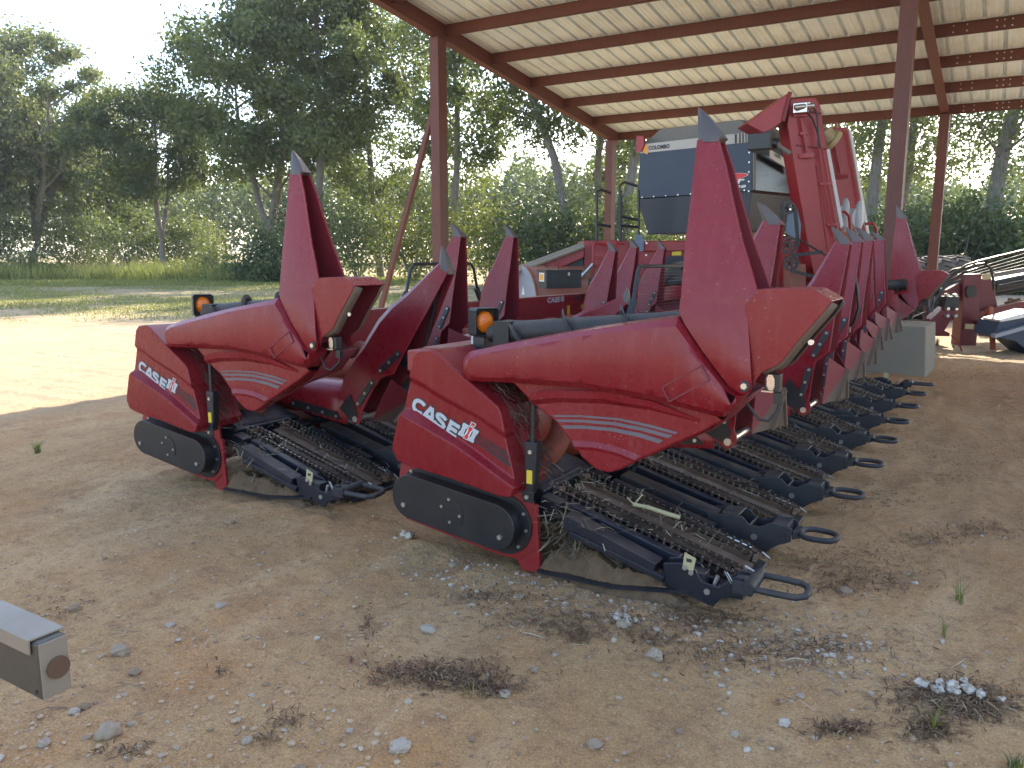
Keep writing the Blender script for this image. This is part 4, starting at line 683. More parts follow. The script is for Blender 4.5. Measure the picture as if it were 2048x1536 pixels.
def proto_snout():
    zs = [TOPZ, .70, .60, .5, .4, .33, .27, .2, .13, .06]; zs = [z for z in zs if z <= TOPZ]
    m = MB(); nb_, mb_, nf_ = [], [], []
    for z in zs:
        b_ = interp(CSB, z)-.012-.055*min(1, max(0, (.95-z)/.35)); f_ = interp(CSF, z); h_ = hw_(z)
        if z < .35: f_ = f_ if z > .25 else max(f_, .02)
        nf_.append(Vector((f_, -h_, z))); nb_.append(Vector((b_*.85+f_*.15, -h_*.95, z))); mb_.append(Vector((b_, -h_*.55, z)))
    mir = lambda L: [Vector((p.x, -p.y, p.z)) for p in L]
    for L in ([nf_, nb_, mb_],):
        m.strip(nf_, nb_); m.strip(nb_, mb_); m.strip(mb_, mir(mb_)); m.strip(mir(mb_), mir(nb_)); m.strip(mir(nb_), mir(nf_))
    lug = [(CSBOT[0][0], -.19, CSBOT[0][1]), (CSBOT[1][0], -.19, CSBOT[1][1]), (CSBOT[2][0], -.19, CSBOT[2][1]), (CSBOT[3][0], -.19, CSBOT[3][1])]
    zb = zs[-1]
    for sg in (1, -1):
        pts = [(nf_[-1].x, sg*nf_[-1].y, zb)]+[(x, sg*y, z) for x, y, z in lug[::-1]]+[(nb_[-1].x, sg*nb_[-1].y, zb)]; m.poly(pts)
    out = {}
    def keep(mb, name, mat, **kw):
        o = mb.build(name, mat, None, **kw); bpy.context.view_layer.update(); me = bpy.data.meshes.new_from_object(o.evaluated_get(bpy.context.evaluated_depsgraph_get())); bpy.data.objects.remove(o); return me
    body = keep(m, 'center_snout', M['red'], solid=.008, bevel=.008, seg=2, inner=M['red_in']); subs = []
    m = MB(); loops = []
    bz = TOPZ
    for k in range(7):
        s = k/6; z = bz-.015+(1.0-bz+.015)*s; q = (1-s)**.62; b0 = interp(CSB, bz)*.92; f0 = interp(CSF, bz)+.006; cxp = b0*.9+.0; xb = (b0-.006)*(1-s)+0.0*s; xf = xb+(f0-b0+.012)*q; h_ = (hw_(bz)+.004)*q+.0006
        loops.append([Vector((x, y, z)) for x, y in [(xb, -h_*.5), (xb+(xf-xb)*.3, -h_), (xf, -h_), (xf, h_), (xb+(xf-xb)*.3, h_), (xb, h_*.5)]])
    for A, C_ in zip(loops[:-1], loops[1:]): m.strip(A+[A[0]], C_+[C_[0]])
    m.poly(loops[0]); subs.append(('metal_tip', keep(m, 'metal_tip', M['tip'], bevel=.003)))
    m = MB(); pins = MB()
    def stripq(z0, z1, dx):
        a_ = Vector((interp(CSF, z0)-dx, -hw_(z0)-.006, z0)); b_ = Vector((interp(CSF, z1)-dx, -hw_(z1)-.006, z1)); m.beam(a_, b_, .034, .007, upv=(0,1,0))
        for t_ in (.08, .5, .92): c_ = a_.lerp(b_, t_); pins.cyl(c_, c_+Vector((0,-.007,0)), .008, 8)
    stripq(.29, .44, .022); subs.append(('wear_strip', keep(m, 'wear_strip', M['black'], bevel=.003))); m = MB(); stripq(.07, .235, .02)
    subs.append(('wear_strip', keep(m, 'wear_strip', M['black'], bevel=.003))); subs.append(('strip_bolts', keep(pins, 'strip_bolts', M['bolt'])))
    m = MB(); m.tube(nf_, .005, 6); m.tube(mir(nf_), .005, 6); subs.append(('rolled_edge', keep(m, 'rolled_edge', M['red'])))
    Aq, Nb, Fb, Nt, Ft = Vector((.165,.05,.22)), Vector((.09,-.17,.045)), Vector((.17,.15,.05)), Vector((.092,-.150,.30)), Vector((.092,.150,.30))
    m = MB(); m.poly([Aq, Fb, Nb]); m.beam(Aq, Nb.lerp(Fb,.55), .035, .02, upv=(0,1,0)); m.beam(Aq, Fb, .02, .02, upv=(0,1,0)); subs.append(('dusty_bulkhead', keep(m, 'dusty_bulkhead', M['mud'], solid=.004, smooth=False)))
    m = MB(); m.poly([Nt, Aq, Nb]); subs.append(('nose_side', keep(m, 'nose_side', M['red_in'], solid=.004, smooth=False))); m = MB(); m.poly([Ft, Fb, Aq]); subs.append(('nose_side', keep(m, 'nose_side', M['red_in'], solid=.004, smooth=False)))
    m = MB(); m.tube([(.06,.03,.78),(.10,.03,.62),(.12,.03,.5),(.10,.03,.40),(.05,.03,.36)], .010, 8); m.box((.055,.03,.76), (.04,.05,.10)); m.box((.03,.03,.36), (.10,.06,.04)); subs.append(('folding_stay', keep(m, 'folding_stay', M['black'])))
    m = MB(); m.cyl((0,-.199,0),(0,.199,0),.016,10); subs.append(('pivot_bolt', keep(m, 'pivot_bolt', M['bolt'])))
    return body, subs
CS = proto_snout()
def make_snout(head, y, piv, tip, stay=False):
    dv, dz = tip[0]-piv[0], tip[1]-piv[1]; L = math.hypot(dv, dz)
    r_ = bpy.data.objects.new('center_snout', CS[0]); COL.objects.link(r_); r_.parent = head; r_.location = Vector((piv[0], y, piv[1]))-HO; r_.rotation_euler = (0, math.atan2(dv, dz), 0); k = L/1.0
    r_.scale = (k, 1.0, k)
    for nm, me in CS[1]:
        if nm == 'folding_stay' and not stay: continue
        o = bpy.data.objects.new(nm, me); COL.objects.link(o); o.parent = r_
    return r_
def proto_hood():
    m = MB(); L = []
    for v, h_, w_ in [(-.82,.02,.13),(-.76,.075,.15),(-.55,.165,.17),(-.36,.205,.18),(-.18,.22,.185),(.02,.225,.185)]:
        L.append([Vector((v, w_*math.copysign(abs(math.sin(a_))**.8, math.sin(a_)), h_*max(0, math.cos(a_))**.7)) for a_ in [math.pi/2*(k/8-1)*1 if False else -math.pi/2+math.pi*k/10 for k in range(11)]])
    for A, C_ in zip(L[:-1], L[1:]): m.strip(A, C_)
    m.strip([Vector((p.x, p.y, p.z)) for p in (l[0] for l in L)], [Vector((l[0].x, l[0].y, -.05)) for l in L]); m.strip([l[-1] for l in L], [Vector((l[-1].x, l[-1].y, -.05)) for l in L])
    o = m.build('center_hood', M['red'], None, solid=.008, angle=50); bpy.context.view_layer.update(); a_ = bpy.data.meshes.new_from_object(o.evaluated_get(bpy.context.evaluated_depsgraph_get())); bpy.data.objects.remove(o)
    subs = []
    for s in (-1, 1):
        m = MB(); p2 = MB(); g_ = MB()
        m.prism([(-.58,s*.192,-.035),(-.53,s*.192,.025),(-.08,s*.196,.03),(-.03,s*.196,-.025)], (0,s*.007,0))
        for x in (-.53,-.37,-.22,-.08): p2.cyl((x,s*.198,-.004),(x,s*.207,-.004),.011,8)
        g_.prism([(.03,s*.188,.19),(-.06,s*.188,.06),(.10,s*.188,-.03),(.12,s*.188,.05)], (0,s*.006,0))
        for nm, mb, mt in (('wear_strip', m, 'black'), ('strip_bolts', p2, 'bolt'), ('gusset', g_, 'black')): o = mb.build(nm, M[mt]); subs.append((nm, o.data)); bpy.data.objects.remove(o)
    return a_, subs
HOODP = proto_hood()
def make_hood(head, y, piv, lift):
    r_ = bpy.data.objects.new('center_hood', HOODP[0]); COL.objects.link(r_); r_.parent = head; r_.location = Vector((piv[0]-.1, y, piv[1]+.0))-HO; r_.rotation_euler = (0, lift, 0)
    for nm, me in HOODP[1]:
        o = bpy.data.objects.new(nm, me); COL.objects.link(o); o.parent = r_
def make_head(loc, label, snouts, text=None):
    head = new_head(loc, label); ya, yb = -.905, 2*YC+.905
    make_end(head, False); make_end(head, True, with_logo=False)
    m = MB(); m.box((-2.06, YC, .72), (.012, yb-ya-.02, .70)); m.poly([(-2.05,ya+.02,.38),(-2.05,yb-.02,.38),(-1.75,yb-.02,.28),(-1.75,ya+.02,.28)]); hb(m, 'back_sheet', M['red_steel'], head, smooth=False)
    m = MB(); A_ = [];
    for k in range(9): a_ = math.pi*(.98+k/8*.72); A_.append((-1.62+.34*math.cos(a_), .62+.36*math.sin(a_)))
    m.strip([(x, ya+.02, z) for x, z in A_], [(x, yb-.02, z) for x, z in A_]); hb(m, 'auger_trough', M['red_old'], head, angle=60)
    m = MB(); m.box((-2.02, YC, 1.055), (.14, yb-ya, .115)); tb = hb(m, 'top_beam', M['red_steel'], head, bevel=.006)
    m = MB(); m.box((-2.02, YC, 1.1145), (.145, yb-ya-.3, .004)); hb(m, 'beam_top_edge', M['brownred'], tb, root=False)
    m = MB(); m.box((-1.93, YC, .90), (.02, yb-ya-.04, .20)); hb(m, 'front_lip', M['red_steel'], tb, root=False)
    if text:
        m = text_mb("CASE", (-1.9495, 5.05, 1.028), (0,.36,0), (0,0,.066), off=.04); hb(m, 'lettering', M['silver'], tb, root=False, smooth=False)
        m = MB()
        for k, (y0, hh) in enumerate(((5.44,.066),(5.475,.085),(5.51,.066))): m.poly([(-1.9495,y0,1.028),(-1.9495,y0+.024,1.028),(-1.9495,y0+.024,1.028+hh),(-1.9495,y0,1.028+hh)])
        hb(m, 'emblem_bars', M['silver'], tb, root=False, smooth=False)
        m = text_mb("4408", (-1.9495, 5.85, 1.026), (0,.30,0), (0,0,.07), off=.02); hb(m, 'model_number', M['ink'], tb, root=False, smooth=False)
        m = MB(); m.box((-1.918, 5.62, .90), (.004,.07,.13)); m.box((-1.918, 6.05, .93), (.004,.06,.06)); hb(m, 'warning_sticker', M['yellow'], tb, root=False)
    m = MB(); m.tube([(-1.60, ya+.02, .62), (-1.60, yb-.02, .62)], .11, 20); ag = hb(m, 'cross_auger', M['red_old'], head)
    A_, B_ = [], []; n = 360
    for k in range(n+1):
        t_ = k/n; a_ = 2*math.pi*t_*13*(1 if t_ < .5 else 1); y = ya+.03+(yb-ya-.06)*t_; hand = 1 if t_ < .5 else -1
        a_ = 2*math.pi*13*(t_ if t_ < .5 else 1-t_); A_.append((-1.60+.105*math.cos(a_), y, .62+.105*math.sin(a_))); B_.append((-1.60+.255*math.cos(a_), y, .62+.255*math.sin(a_)))
    m = MB(); m.strip(A_, B_); hb(m, 'auger_flight', M['red_old'], ag, root=False, solid=.006, angle=60)
    m = MB(); m.beam((-1.95,ya+.05,.20),(-1.95,yb-.05,.20),.12,.12); m.beam((-1.45,ya+.05,.22),(-1.45,yb-.05,.22),.12,.10); hb(m, 'lower_frame', M['red_steel'], head, smooth=False)
    # mesh guard above the feeder opening
    gx, g0, g1, gz0, gz1 = -2.0, 2.0, 3.5, 1.10, 1.56; m = MB()
    m.tube([(gx,g0,gz0-.05),(gx,g0+.08,gz0+.15),(gx,g0+.16,gz1-.06),(gx,g0+.22,gz1),(gx,g1-.22,gz1),(gx,g1-.16,gz1-.06),(gx,g1-.08,gz0+.15),(gx,g1,gz0-.05)], .017, 8); m.beam((gx+.0,g0-.06,gz0-.08),(gx,g0+.1,gz0+.17),.05,.05); m.beam((gx,g1+.06,gz0-.08),(gx,g1-.1,gz0+.17),.05,.05)
    gd = hb(m, 'mesh_guard', M['black'], head)
    m = MB()
    for y in np.arange(g0+.14, g1-.12, .03): m.beam((gx,y,gz0+.0),(gx,y,gz1-.005),.003,.003)
    for z in np.arange(gz0+.02, gz1-.01, .03): m.beam((gx+.003,g0+.05+(z-gz0)*.2,z),(gx+.003,g1-.05-(z-gz0)*.2,z),.003,.003,upv=(1,0,0))
    hb(m, 'wire_mesh', M['black'], gd, root=False, smooth=False)
    for i in range(8): make_row(head, -.457+SP*i)
    for i in range(7): make_support(head, SP*i)
    for i in range(7):
        pv2, tp2, lift = snouts[i]; make_snout(head, SP*i, pv2, tp2, stay=(text is None and i == 2) or (text is not None and i in (0, 3))); make_hood(head, SP*i, pv2, lift)
    m = MB(); m.box((-1.93,-.42,1.15), (.05,.10,.07)); m.box((-1.90,-.33,1.15), (.02,.05,.10)); hb(m, 'white_bracket', M['white'], head, bevel=.004)
    return head
tl = lambda y: .009*(y+.9)
S1 = [((-.47,.65),(-.43,1.93),-.10), ((-.27,.70),(-.21,1.83),-.10), ((-.30,.71),(-.28,1.86),-.10), ((-.34,.71),(-.335,1.89),-.1), ((-.40,.72),(-.49,1.93),-.1), ((-.42,.73),(-.60,1.94),-.1), ((-.42,.74),(-.605,1.945),-.1)]
make_head((0,0,0), 'nearer of the two red corn heads, all of its pointed snouts folded up', S1)
S2 = [((-.66,.445),(.003,1.712),.12), ((-.62,.70),(-.58,1.91),-.05), ((-.66,.70),(-.64,1.93),-.05), ((-.60,.50),(.21,1.36),.05), ((-.50,.66),(-.44,1.82),-.05), ((-.62,.68),(-.58,1.87),-.05), ((-.62,.68),(-.58,1.87),-.05)]
make_head((-2.61,.13,0), 'farther left red corn head with one snout leaning half lowered beside its hood', S2, text=True)
# ---------------- peanut combine behind the heads ----------------
V = Vector; E1v, E2v = V(E1), V(E2)
def cm(k): return [V(p) for p in CM[k]]
cb_o = V((-4.0, 9.2, 0))
comb = empty('harvester', cb_o, 'big red harvester with a dark blue tank and two red elevator legs behind the headers', 'harvester')
def cbuild(mb, name, mat, par=None, **kw):
    o = mb.build(name, mat, par or comb, **kw)
    if par is None: o.location = -cb_o
    return o
back = E2v
m = MB(); m.prism(cm('tank'), back*1.5); tank = cbuild(m, 'grain_tank', M['blue'], bevel=.012)
m = MB(); m.prism(cm('band'), back*.010); band = cbuild(m, 'white_band', M['bandwhite'], tank, smooth=False)
m = MB()
for i in range(5): m.prism(cm('bar%d' % i), back*.004)
cbuild(m, 'band_bars', M['ink'], tank, smooth=False)
c_ = cm('colombo'); m = text_mb("COLOMBO", c_[0], c_[1]-c_[0], c_[2]-c_[0], off=.03); cbuild(m, 'lettering', M['navytank'], tank, smooth=False)
s_ = cm('sun'); up = V((0,0,1)); rx = (c_[1]-c_[0]).normalized(); m = MB(); cc = s_[0]+rx*.05
for r0, r1, a0, a1 in ((.07,.095,100,270),(.035,.058,100,280)):
    pa = [cc+rx*(r1*math.cos(R(a)))+up*(r1*math.sin(R(a)))*.9 for a in range(a0, a1, 12)]; pb = [cc+rx*(r0*math.cos(R(a))+.01)+up*(r0*math.sin(R(a)))*.9 for a in range(a0, a1, 12)]; m.strip(pa, pb)
cbuild(m, 'sun_emblem', M['orange'], tank, smooth=False)
m = MB(); m.poly(smooth_poly(cm('oval'), 2)); cbuild(m, 'red_oval', M['logored'], tank, smooth=False)
m = MB(); m.poly([p+(p-sum(cm('oval'), V())/8)*.06+back*.003 for p in smooth_poly(cm('oval'), 2)]); cbuild(m, 'oval_edge', M['white'], tank, smooth=False)
c_ = cm('ter'); m = text_mb("Master", c_[0]-(c_[1]-c_[0])*.25, (c_[1]-c_[0])*1.25, c_[2]-c_[0], off=.04, shear=.25); m.v = [tuple(V(p)-back*.004) for p in m.v]; cbuild(m, 'name_lettering', M['white'], tank, smooth=False)
c_ = cm('bine'); m = text_mb("combine", c_[0]-(c_[1]-c_[0])*.2, (c_[1]-c_[0])*1.2, c_[2]-c_[0], off=.03, shear=.3); cbuild(m, 'small_lettering', M['white'], tank, smooth=False)
# side of the tank: bare steel hopper sheet, posts and label
t_ = cm('tank'); m = MB(); a_, b_ = t_[3]-V((0,0,.16)), t_[4]+V((0,0,.02)); o_ = -E1v*.012
m.poly([a_+o_+back*.06, a_+o_+back*1.48, b_+o_+back*1.48, b_+o_+back*.06])
lo0, lo1 = b_+E1v*.55-V((0,0,.80))+back*.25, b_+E1v*.55-V((0,0,.80))+back*1.2
m.poly([b_+o_+back*.06, b_+o_+back*1.48, lo1, lo0])
cbuild(m, 'hopper_side', M['darksteel'], tank, smooth=False)
m = MB(); m.beam(a_+o_*2+back*.03, b_+o_*2+back*.03, .07, .02, upv=tuple(E1v)); cbuild(m, 'side_rib', M['grey'], tank, smooth=False); l2 = cm('label2'); m = MB(); m.prism(l2, -E1v*.01); cbuild(m, 'side_label', M['white'], tank, smooth=False)
m = text_mb("COLOMBO", l2[3].lerp(l2[2], .13)-E1v*.016+V((0,0,.07)), (l2[2]-l2[3])*.25, V((0,0,.085)), off=.03); cbuild(m, 'side_lettering', M['navytank'], tank, smooth=False)
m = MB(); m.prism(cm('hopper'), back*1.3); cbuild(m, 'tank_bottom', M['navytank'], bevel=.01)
m = MB(); m.prism(cm('hood'), back*1.1); cbuild(m, 'tank_hood', M['grey'], bevel=.01)
m = MB(); m.prism(cm('ear1'), back*.05); m.prism(cm('ear2'), back*.05); cbuild(m, 'lifting_ears', M['comb_red'], smooth=False)
m = MB(); t_ = cm('tank')
for k in range(9): p = t_[0].lerp(t_[4], (k+.5)/9)+V((0,0,.02)); m.cyl(p, p-back*.015, .014, 8)
for k in range(6): p = t_[4].lerp(t_[3], k/5)+E1v*.05; m.cyl(p, p-back*.015, .014, 8)
cbuild(m, 'tank_bolts', M['bolt'])
dv_ = fwd
m = MB(); m.prism(cm('el1'), dv_*.42); e1_ = cbuild(m, 'elevator_leg', M['comb_red'], bevel=.012)
m = MB(); m.prism(cm('el1strip'), -dv_*.03+rgt*.006); cbuild(m, 'edge_strip', M['white'], e1_, smooth=False)
P1, P2 = cm('pipe1'), cm('pipe2'); P1 = [p-dv_*.04 for p in P1]; P2 = [p-dv_*.04 for p in P2]
m = MB(); m.tube(P1, .014, 8); m.tube(P2, .014, 8); 
for k in (1, 2): m.box((P1[k]+P2[k])/2, (.18,.03,.03))
cbuild(m, 'oil_pipes', M['comb_red'], e1_)
m = MB(); m.tube([p-dv_*.03 for p in smooth_poly(cm('hose1'), 0)], .014, 6); m.tube([p-dv_*.03 for p in cm('hose2')], .014, 6); cbuild(m, 'hoses', M['hose'], e1_)
p = cm('motor')[0]; m = MB(); m.box(p-dv_*.03, (.20,.14,.14)); m.box(p+rgt*.07+V((0,0,.03))-dv_*.07, (.10,.08,.09)); m.cyl(p-rgt*.12-dv_*.1, p+rgt*.16-dv_*.1+V((0,0,.03)), .04, 12); cbuild(m, 'hydraulic_motor', M['pin'], e1_, bevel=.006)
m = MB(); a_, b_ = [q-dv_*.02 for q in cm('crank')]; m.beam(a_, b_, .03, .03); m.box(b_-V((0,0,.05)), (.22,.04,.06)); m.box(a_+V((0,0,.05)), (.2,.04,.06)); m.box(a_.lerp(b_,.45), (.09,.04,.04)); cbuild(m, 'tension_rods', M['comb_red'], e1_)
m = MB(); f_ = cm('el1'); 
for tt in (.06, .30): 
    A_ = f_[0].lerp(f_[6], tt)-dv_*.012; B_ = f_[2].lerp(f_[3], tt)-dv_*.012; m.beam(A_, B_, .02, .02)
A_ = f_[0].lerp(f_[2],.55); B_ = f_[6].lerp(f_[3],.55); m.beam(A_.lerp(B_,.42)-dv_*.006, B_-dv_*.006, .008, .012)
cbuild(m, 'leg_seams', M['red_in'], e1_)
m = MB(); m.prism(cm('el2'), dv_*.45); e2_ = cbuild(m, 'elevator_leg', M['comb_red'], bevel=.012)
m = MB(); m.prism(cm('el2strip'), -dv_*.03+rgt*.006); cbuild(m, 'edge_strip', M['white'], e2_, smooth=False)
m = MB(); a_, b_ = [q-dv_*.02 for q in cm('crank2')]; m.beam(a_, b_, .04, .03); m.box(b_-V((0,0,.05)), (.26,.04,.06)); m.box(a_+V((0,0,.2)), (.04,.04,.3)); cbuild(m, 'tension_rods', M['comb_red'], e2_)
m = MB(); m.prism(cm('chute'), dv_*.5); ch_ = cbuild(m, 'discharge_chute', M['comb_red'], bevel=.01)
a_ = cm('chute'); m = MB(); m.beam(a_[0], a_[3], .05, .05); cbuild(m, 'chute_flange', M['red_in'], ch_)
mo = cm('motor2'); m = MB(); m.box(mo[1], (.32,.25,.22)); m.cyl(mo[1], mo[0]+rgt*.12, .075, 16); m.box(mo[0]+V((0,0,.12)), (.14,.12,.1)); mo_ = cbuild(m, 'drive_motor', M['black'], bevel=.008)
m = MB(); m.cyl(mo[0]+rgt*.1, mo[2], .035, 12); m.cyl(mo[0]+rgt*.14-V((0,0,.0)), mo[0]+rgt*.17, .03, 12); cbuild(m, 'drive_shaft', M['grey'], mo_)
yl = cm('ywl'); m = MB(); m.tube([yl[0], yl[1]], [.10,.11], 16); m.cyl(yl[1]-rgt*.01, yl[1]+rgt*.05-V((0,0,.04)), .17, 18); cbuild(m, 'yellow_shaft_guard', M['beige'])
pu = cm('pul'); m = MB()
for p, r in zip(pu, (.13,.115,.10)): 
    for k in range(24):
        a0, a1 = 2*math.pi*k/24, 2*math.pi*(k+1)/24
        for rr0, rr1, yy in ((r*.78, r, 0),):
            q = lambda rr, a, d: p+rgt*(rr*math.cos(a))+V((0,0,rr*math.sin(a)))+dv_*d
            m.add([q(rr0,a0,0), q(rr1,a0,0), q(rr1,a1,0), q(rr0,a1,0), q(rr0,a0,.06), q(rr1,a0,.06), q(rr1,a1,.06), q(rr0,a1,.06)], [(0,1,2,3),(7,6,5,4),(1,5,6,2),(0,3,7,4)])
    for k in range(5): a = 2*math.pi*k/5; m.beam(p+dv_*.03, p+rgt*(r*.8*math.cos(a))+V((0,0,r*.8*math.sin(a)))+dv_*.03, .03, .03, upv=tuple(dv_))
    m.cyl(p-dv_*.03, p+dv_*.08, r*.24, 12)
cbuild(m, 'belt_pulleys', M['black'])
m = MB()
for p, q, r1, r2 in ((pu[0],pu[2],.135,.10),):
    for s in (-1, 1): m.beam(p+rgt*s*r1*.95, q+rgt*s*r2*.95+V((0,0,.0)), .02, .05)
m.beam(pu[1]+V((0,0,.11)), pu[0]+rgt*.5-V((0,0,.1)), .02, .05); m.beam(pu[1]+V((0,0,-.11)), pu[0]+rgt*.52-V((0,0,.5)), .02, .05); m.tube([pu[0]+rgt*(.1+.18*k)+V((0,0,.1-.1*k)) for k in range(4)]+[pu[0]+rgt*.75-V((0,0,.7))], .015, 6); m.tube([pu[0]+V((0,0,.25))-rgt*.35, pu[0]+rgt*.0+V((0,0,.13))], .012, 6)
cbuild(m, 'drive_belts', M['rubber'])
ro = cm('rol'); m = MB()
for p in ro[:2]: m.tube([p+rgt*(-.15)+dv_*.25, p], .16, 18); m.sphere(p, .16, 12, 8, (.45,.45,1.7))
cbuild(m, 'bright_rollers', M['silver'])
m = MB(); m.tube(cm('rail1'), .022, 8); m.tube(cm('rail2'), .022, 8); cbuild(m, 'red_handrails', M['comb_red'])
m = MB(); m.prism(cm('lowleg'), dv_*.8); m.prism([p-V((0,0,.9)) for p in cm('lowleg')[2:4]]+[cm('lowleg')[3], cm('lowleg')[2]], dv_*.6); cbuild(m, 'elevator_boot', M['comb_red'], bevel=.01)
m = MB(); m.prism(cm('lowblk'), dv_*.3); cbuild(m, 'boot_cover', M['brownred'], bevel=.01)
m = MB(); b_ = cm('lowleg'); p = b_[0]+rgt*(-.10)+V((0,0,.05))-dv_*.35; m.prism([p+rgt*x+V((0,0,z)) for x, z in ((-.10,.3),(.02,.36),(.10,.1),(.10,-.12),(-.02,-.15),(-.12,.0))], dv_*.03); cbuild(m, 'gusset_plate', M['blueplate']); m = MB(); m.prism(cm('plate'), dv_*.03); cbuild(m, 'gusset_plate', M['blueplate'])
m = MB(); pl = cm('plate'); mp = sum(pl, V())/len(pl)
for k in range(3):
    for s in (-1, 1): q = mp+rgt*s*.12+V((0,0,.16-.2*k)); m.cyl(q-dv_*.02, q, .018, 8)
cbuild(m, 'plate_bolts', M['bolt'])
# body, conveyor, drum
m = MB(); m.prism(cm('body'), dv_*1.4); bd = cbuild(m, 'body', M['comb_red'], bevel=.015)
m = MB(); m.prism(cm('body2'), dv_*.1); cbuild(m, 'top_rail', M['comb_red'], bd, bevel=.01)
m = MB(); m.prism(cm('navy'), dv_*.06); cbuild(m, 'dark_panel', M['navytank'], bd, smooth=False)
m = MB(); m.prism(cm('sticker2'), dv_*.01); m.prism(cm('sticker'), dv_*.01); cbuild(m, 'yellow_sticker', M['yellow'], bd, smooth=False)
m = MB(); m.prism(cm('conv'), dv_*1.2); cv = cbuild(m, 'feed_conveyor', M['comb_red'], bevel=.01)
m = MB(); m.prism(cm('conv2'), dv_*.5); cbuild(m, 'conveyor_inside', M['navytank'], cv, smooth=False)
m = MB(); a_, b_ = cm('rod'); m.tube([a_-dv_*.03, b_-dv_*.03], .045, 10); m.tube([a_+V((0,0,.05)), b_+V((0,0,.05))], .03, 10); cbuild(m, 'conveyor_tubes', M['galv'], cv)
m = MB()
for tt in (.35, .55, .7): q = a_.lerp(b_, tt)-V((0,0,.12))-dv_*.06; m.tube([q+V((0,0,.12)), q, q-V((0,0,.15)), q-V((0,0,.28))+rgt*.05], .012, 6)
cbuild(m, 'conveyor_brackets', M['red_in'], cv)
dr = cm('drum'); m = MB(); c0 = dr[0].lerp(dr[2], .55)-V((0,0,.30))-rgt*.35+dv_*.6; ax_ = (rgt*.93+dv_*.36).normalized(); pr_ = ax_.cross(V((0,0,1))).normalized(); rad = .72
A_ = [c0+ax_*.0+pr_*(rad*math.cos(R(a)))+V((0,0,rad*math.sin(R(a)))) for a in range(-20, 201, 10)]; m.strip(A_, [p+ax_*3.2 for p in A_])
drum = cbuild(m, 'drum_cover', M['brownred'], solid=.01, angle=60)
m = MB(); m.poly(A_+[c0-V((0,0,.5))+pr_*(-.7), c0-V((0,0,.5))+pr_*.7]); m.v = [tuple(V(p)-ax_*.01) for p in m.v]; cbuild(m, 'drum_end', M['greysheet'], drum, smooth=False)
m = MB(); q = c0-ax_*.02+V((0,0,.30))+pr_*(.15); m.poly([q+pr_*x+V((0,0,z)) for x, z in ((-.08,-.07),(.08,-.07),(0,.09))]); cbuild(m, 'warning_triangle', M['white'], drum, smooth=False)
m = MB(); m.poly([q-ax_*.002-V((0,0,.16))+pr_*x+V((0,0,z)) for x, z in ((-.06,-.05),(.06,-.05),(.06,.05),(-.06,.05))]); cbuild(m, 'warning_label', M['yellow'], drum, smooth=False)
m = MB()
for tt in (0.0, 1.07, 2.1): m.tube([p+ax_*(tt+.01) for p in A_], .018, 6)
cbuild(m, 'drum_bands', M['brownred'], drum)
# toolbox: sits on the drum, a thing of its own
bxp = cm('box'); bc = (bxp[0]+bxp[3])/2; tbx = empty('toolbox', bc-V((0,0,.15)), 'black steel box with a white framed sticker lying on the brown drum of the harvester', 'toolbox', rot=(0,0,math.atan2(ax_.y, ax_.x)))
m = MB(); m.box((0,0,.15), (.62,.36,.27)); m.build('box', M['black'], tbx, bevel=.01)
m = MB(); m.box((0,0,.292), (.64,.38,.03)); m.build('lid', M['black'], tbx, bevel=.006)
m = MB(); m.box((-.312,.0,.19), (.006,.20,.14)); m.build('sticker_frame', M['white'], tbx, bevel=.002)
m = MB(); m.box((-.317,.0,.19), (.004,.14,.09)); m.build('sticker', M['orange'], tbx)
m = MB(); m.box((.08,-.186,.24), (.03,.012,.05)); m.build('latch', M['bolt'], tbx)
m = MB()
for l in [[V(p) for p in L] for L in CM['hrails']]: m.tube(l, .024, 8)
cbuild(m, 'handrails', M['black'])
l = cm('ladder'); m = MB(); m.tube(l[:5], .022, 8); m.tube(l[5:], .022, 8)
for tt in (.3, .55, .8): m.beam(l[1].lerp(l[0], tt), l[6].lerp(l[5], tt), .03, .03)
cbuild(m, 'ladder', M['comb_red'])
a_, b_ = cm('strut'); m = MB(); m.cyl(a_, b_, .03, 10); m.cyl(a_, a_.lerp(b_,-.35), .045, 10); cbuild(m, 'hydraulic_ram', M['pin'])
bg_ = cm('bag'); m = MB(); m.prism(bg_, dv_*.9); cbuild(m, 'rubber_curtain', M['tyre'], bevel=.03)
def wheel(root, c, axis_, r, w, name='wheel', tm='tyre', lugs=True, locoff=None):
    c = V(c); axis_ = V(axis_).normalized(); u = axis_.cross(V((0,0,1))).normalized(); pf = [(-.5,.72),(-.5,.93),(-.38,1.0),(.38,1.0),(.5,.93),(.5,.72),(-.5,.72)]
    m = MB(); n = 36; L = []
    for k in range(n+1): a = 2*math.pi*k/n; L.append([c+axis_*(w*x)+(u*math.cos(a)+V((0,0,math.sin(a))))*(r*y) for x, y in pf])
    for A, B in zip(L[:-1], L[1:]): m.strip(A, B)
    if lugs:
        for k in range(22):
            for s in (-1, 1):
                a = 2*math.pi*(k+.25*s)/22; a2 = a+.16; P_ = lambda aa, x, rr: c+axis_*(w*x)+(u*math.cos(aa)+V((0,0,math.sin(aa))))*(r*rr)
                m.beam(P_(a, s*.48, .99), P_(a2, s*.02, 1.02), r*.05, r*.055, upv=tuple((P_(a,0,1)-c).normalized()))
    o = m.build(name, M[tm], root)
    if locoff is not None: o.location = locoff
    m = MB(); m.tube([c-axis_*w*.3, c+axis_*w*.3], r*.72, 24); m.tube([c-axis_*w*.4, c+axis_*w*.4], r*.22, 16); m.build('rim', M['comb_red'], o)
    return o
for cx_, dd in ((1250, 15.2), (1560, 13.9), (1480, 16.6)):
    c = at(cx_, dd, .8); wheel(comb, c, E1v, .8, .5, locoff=-cb_o)
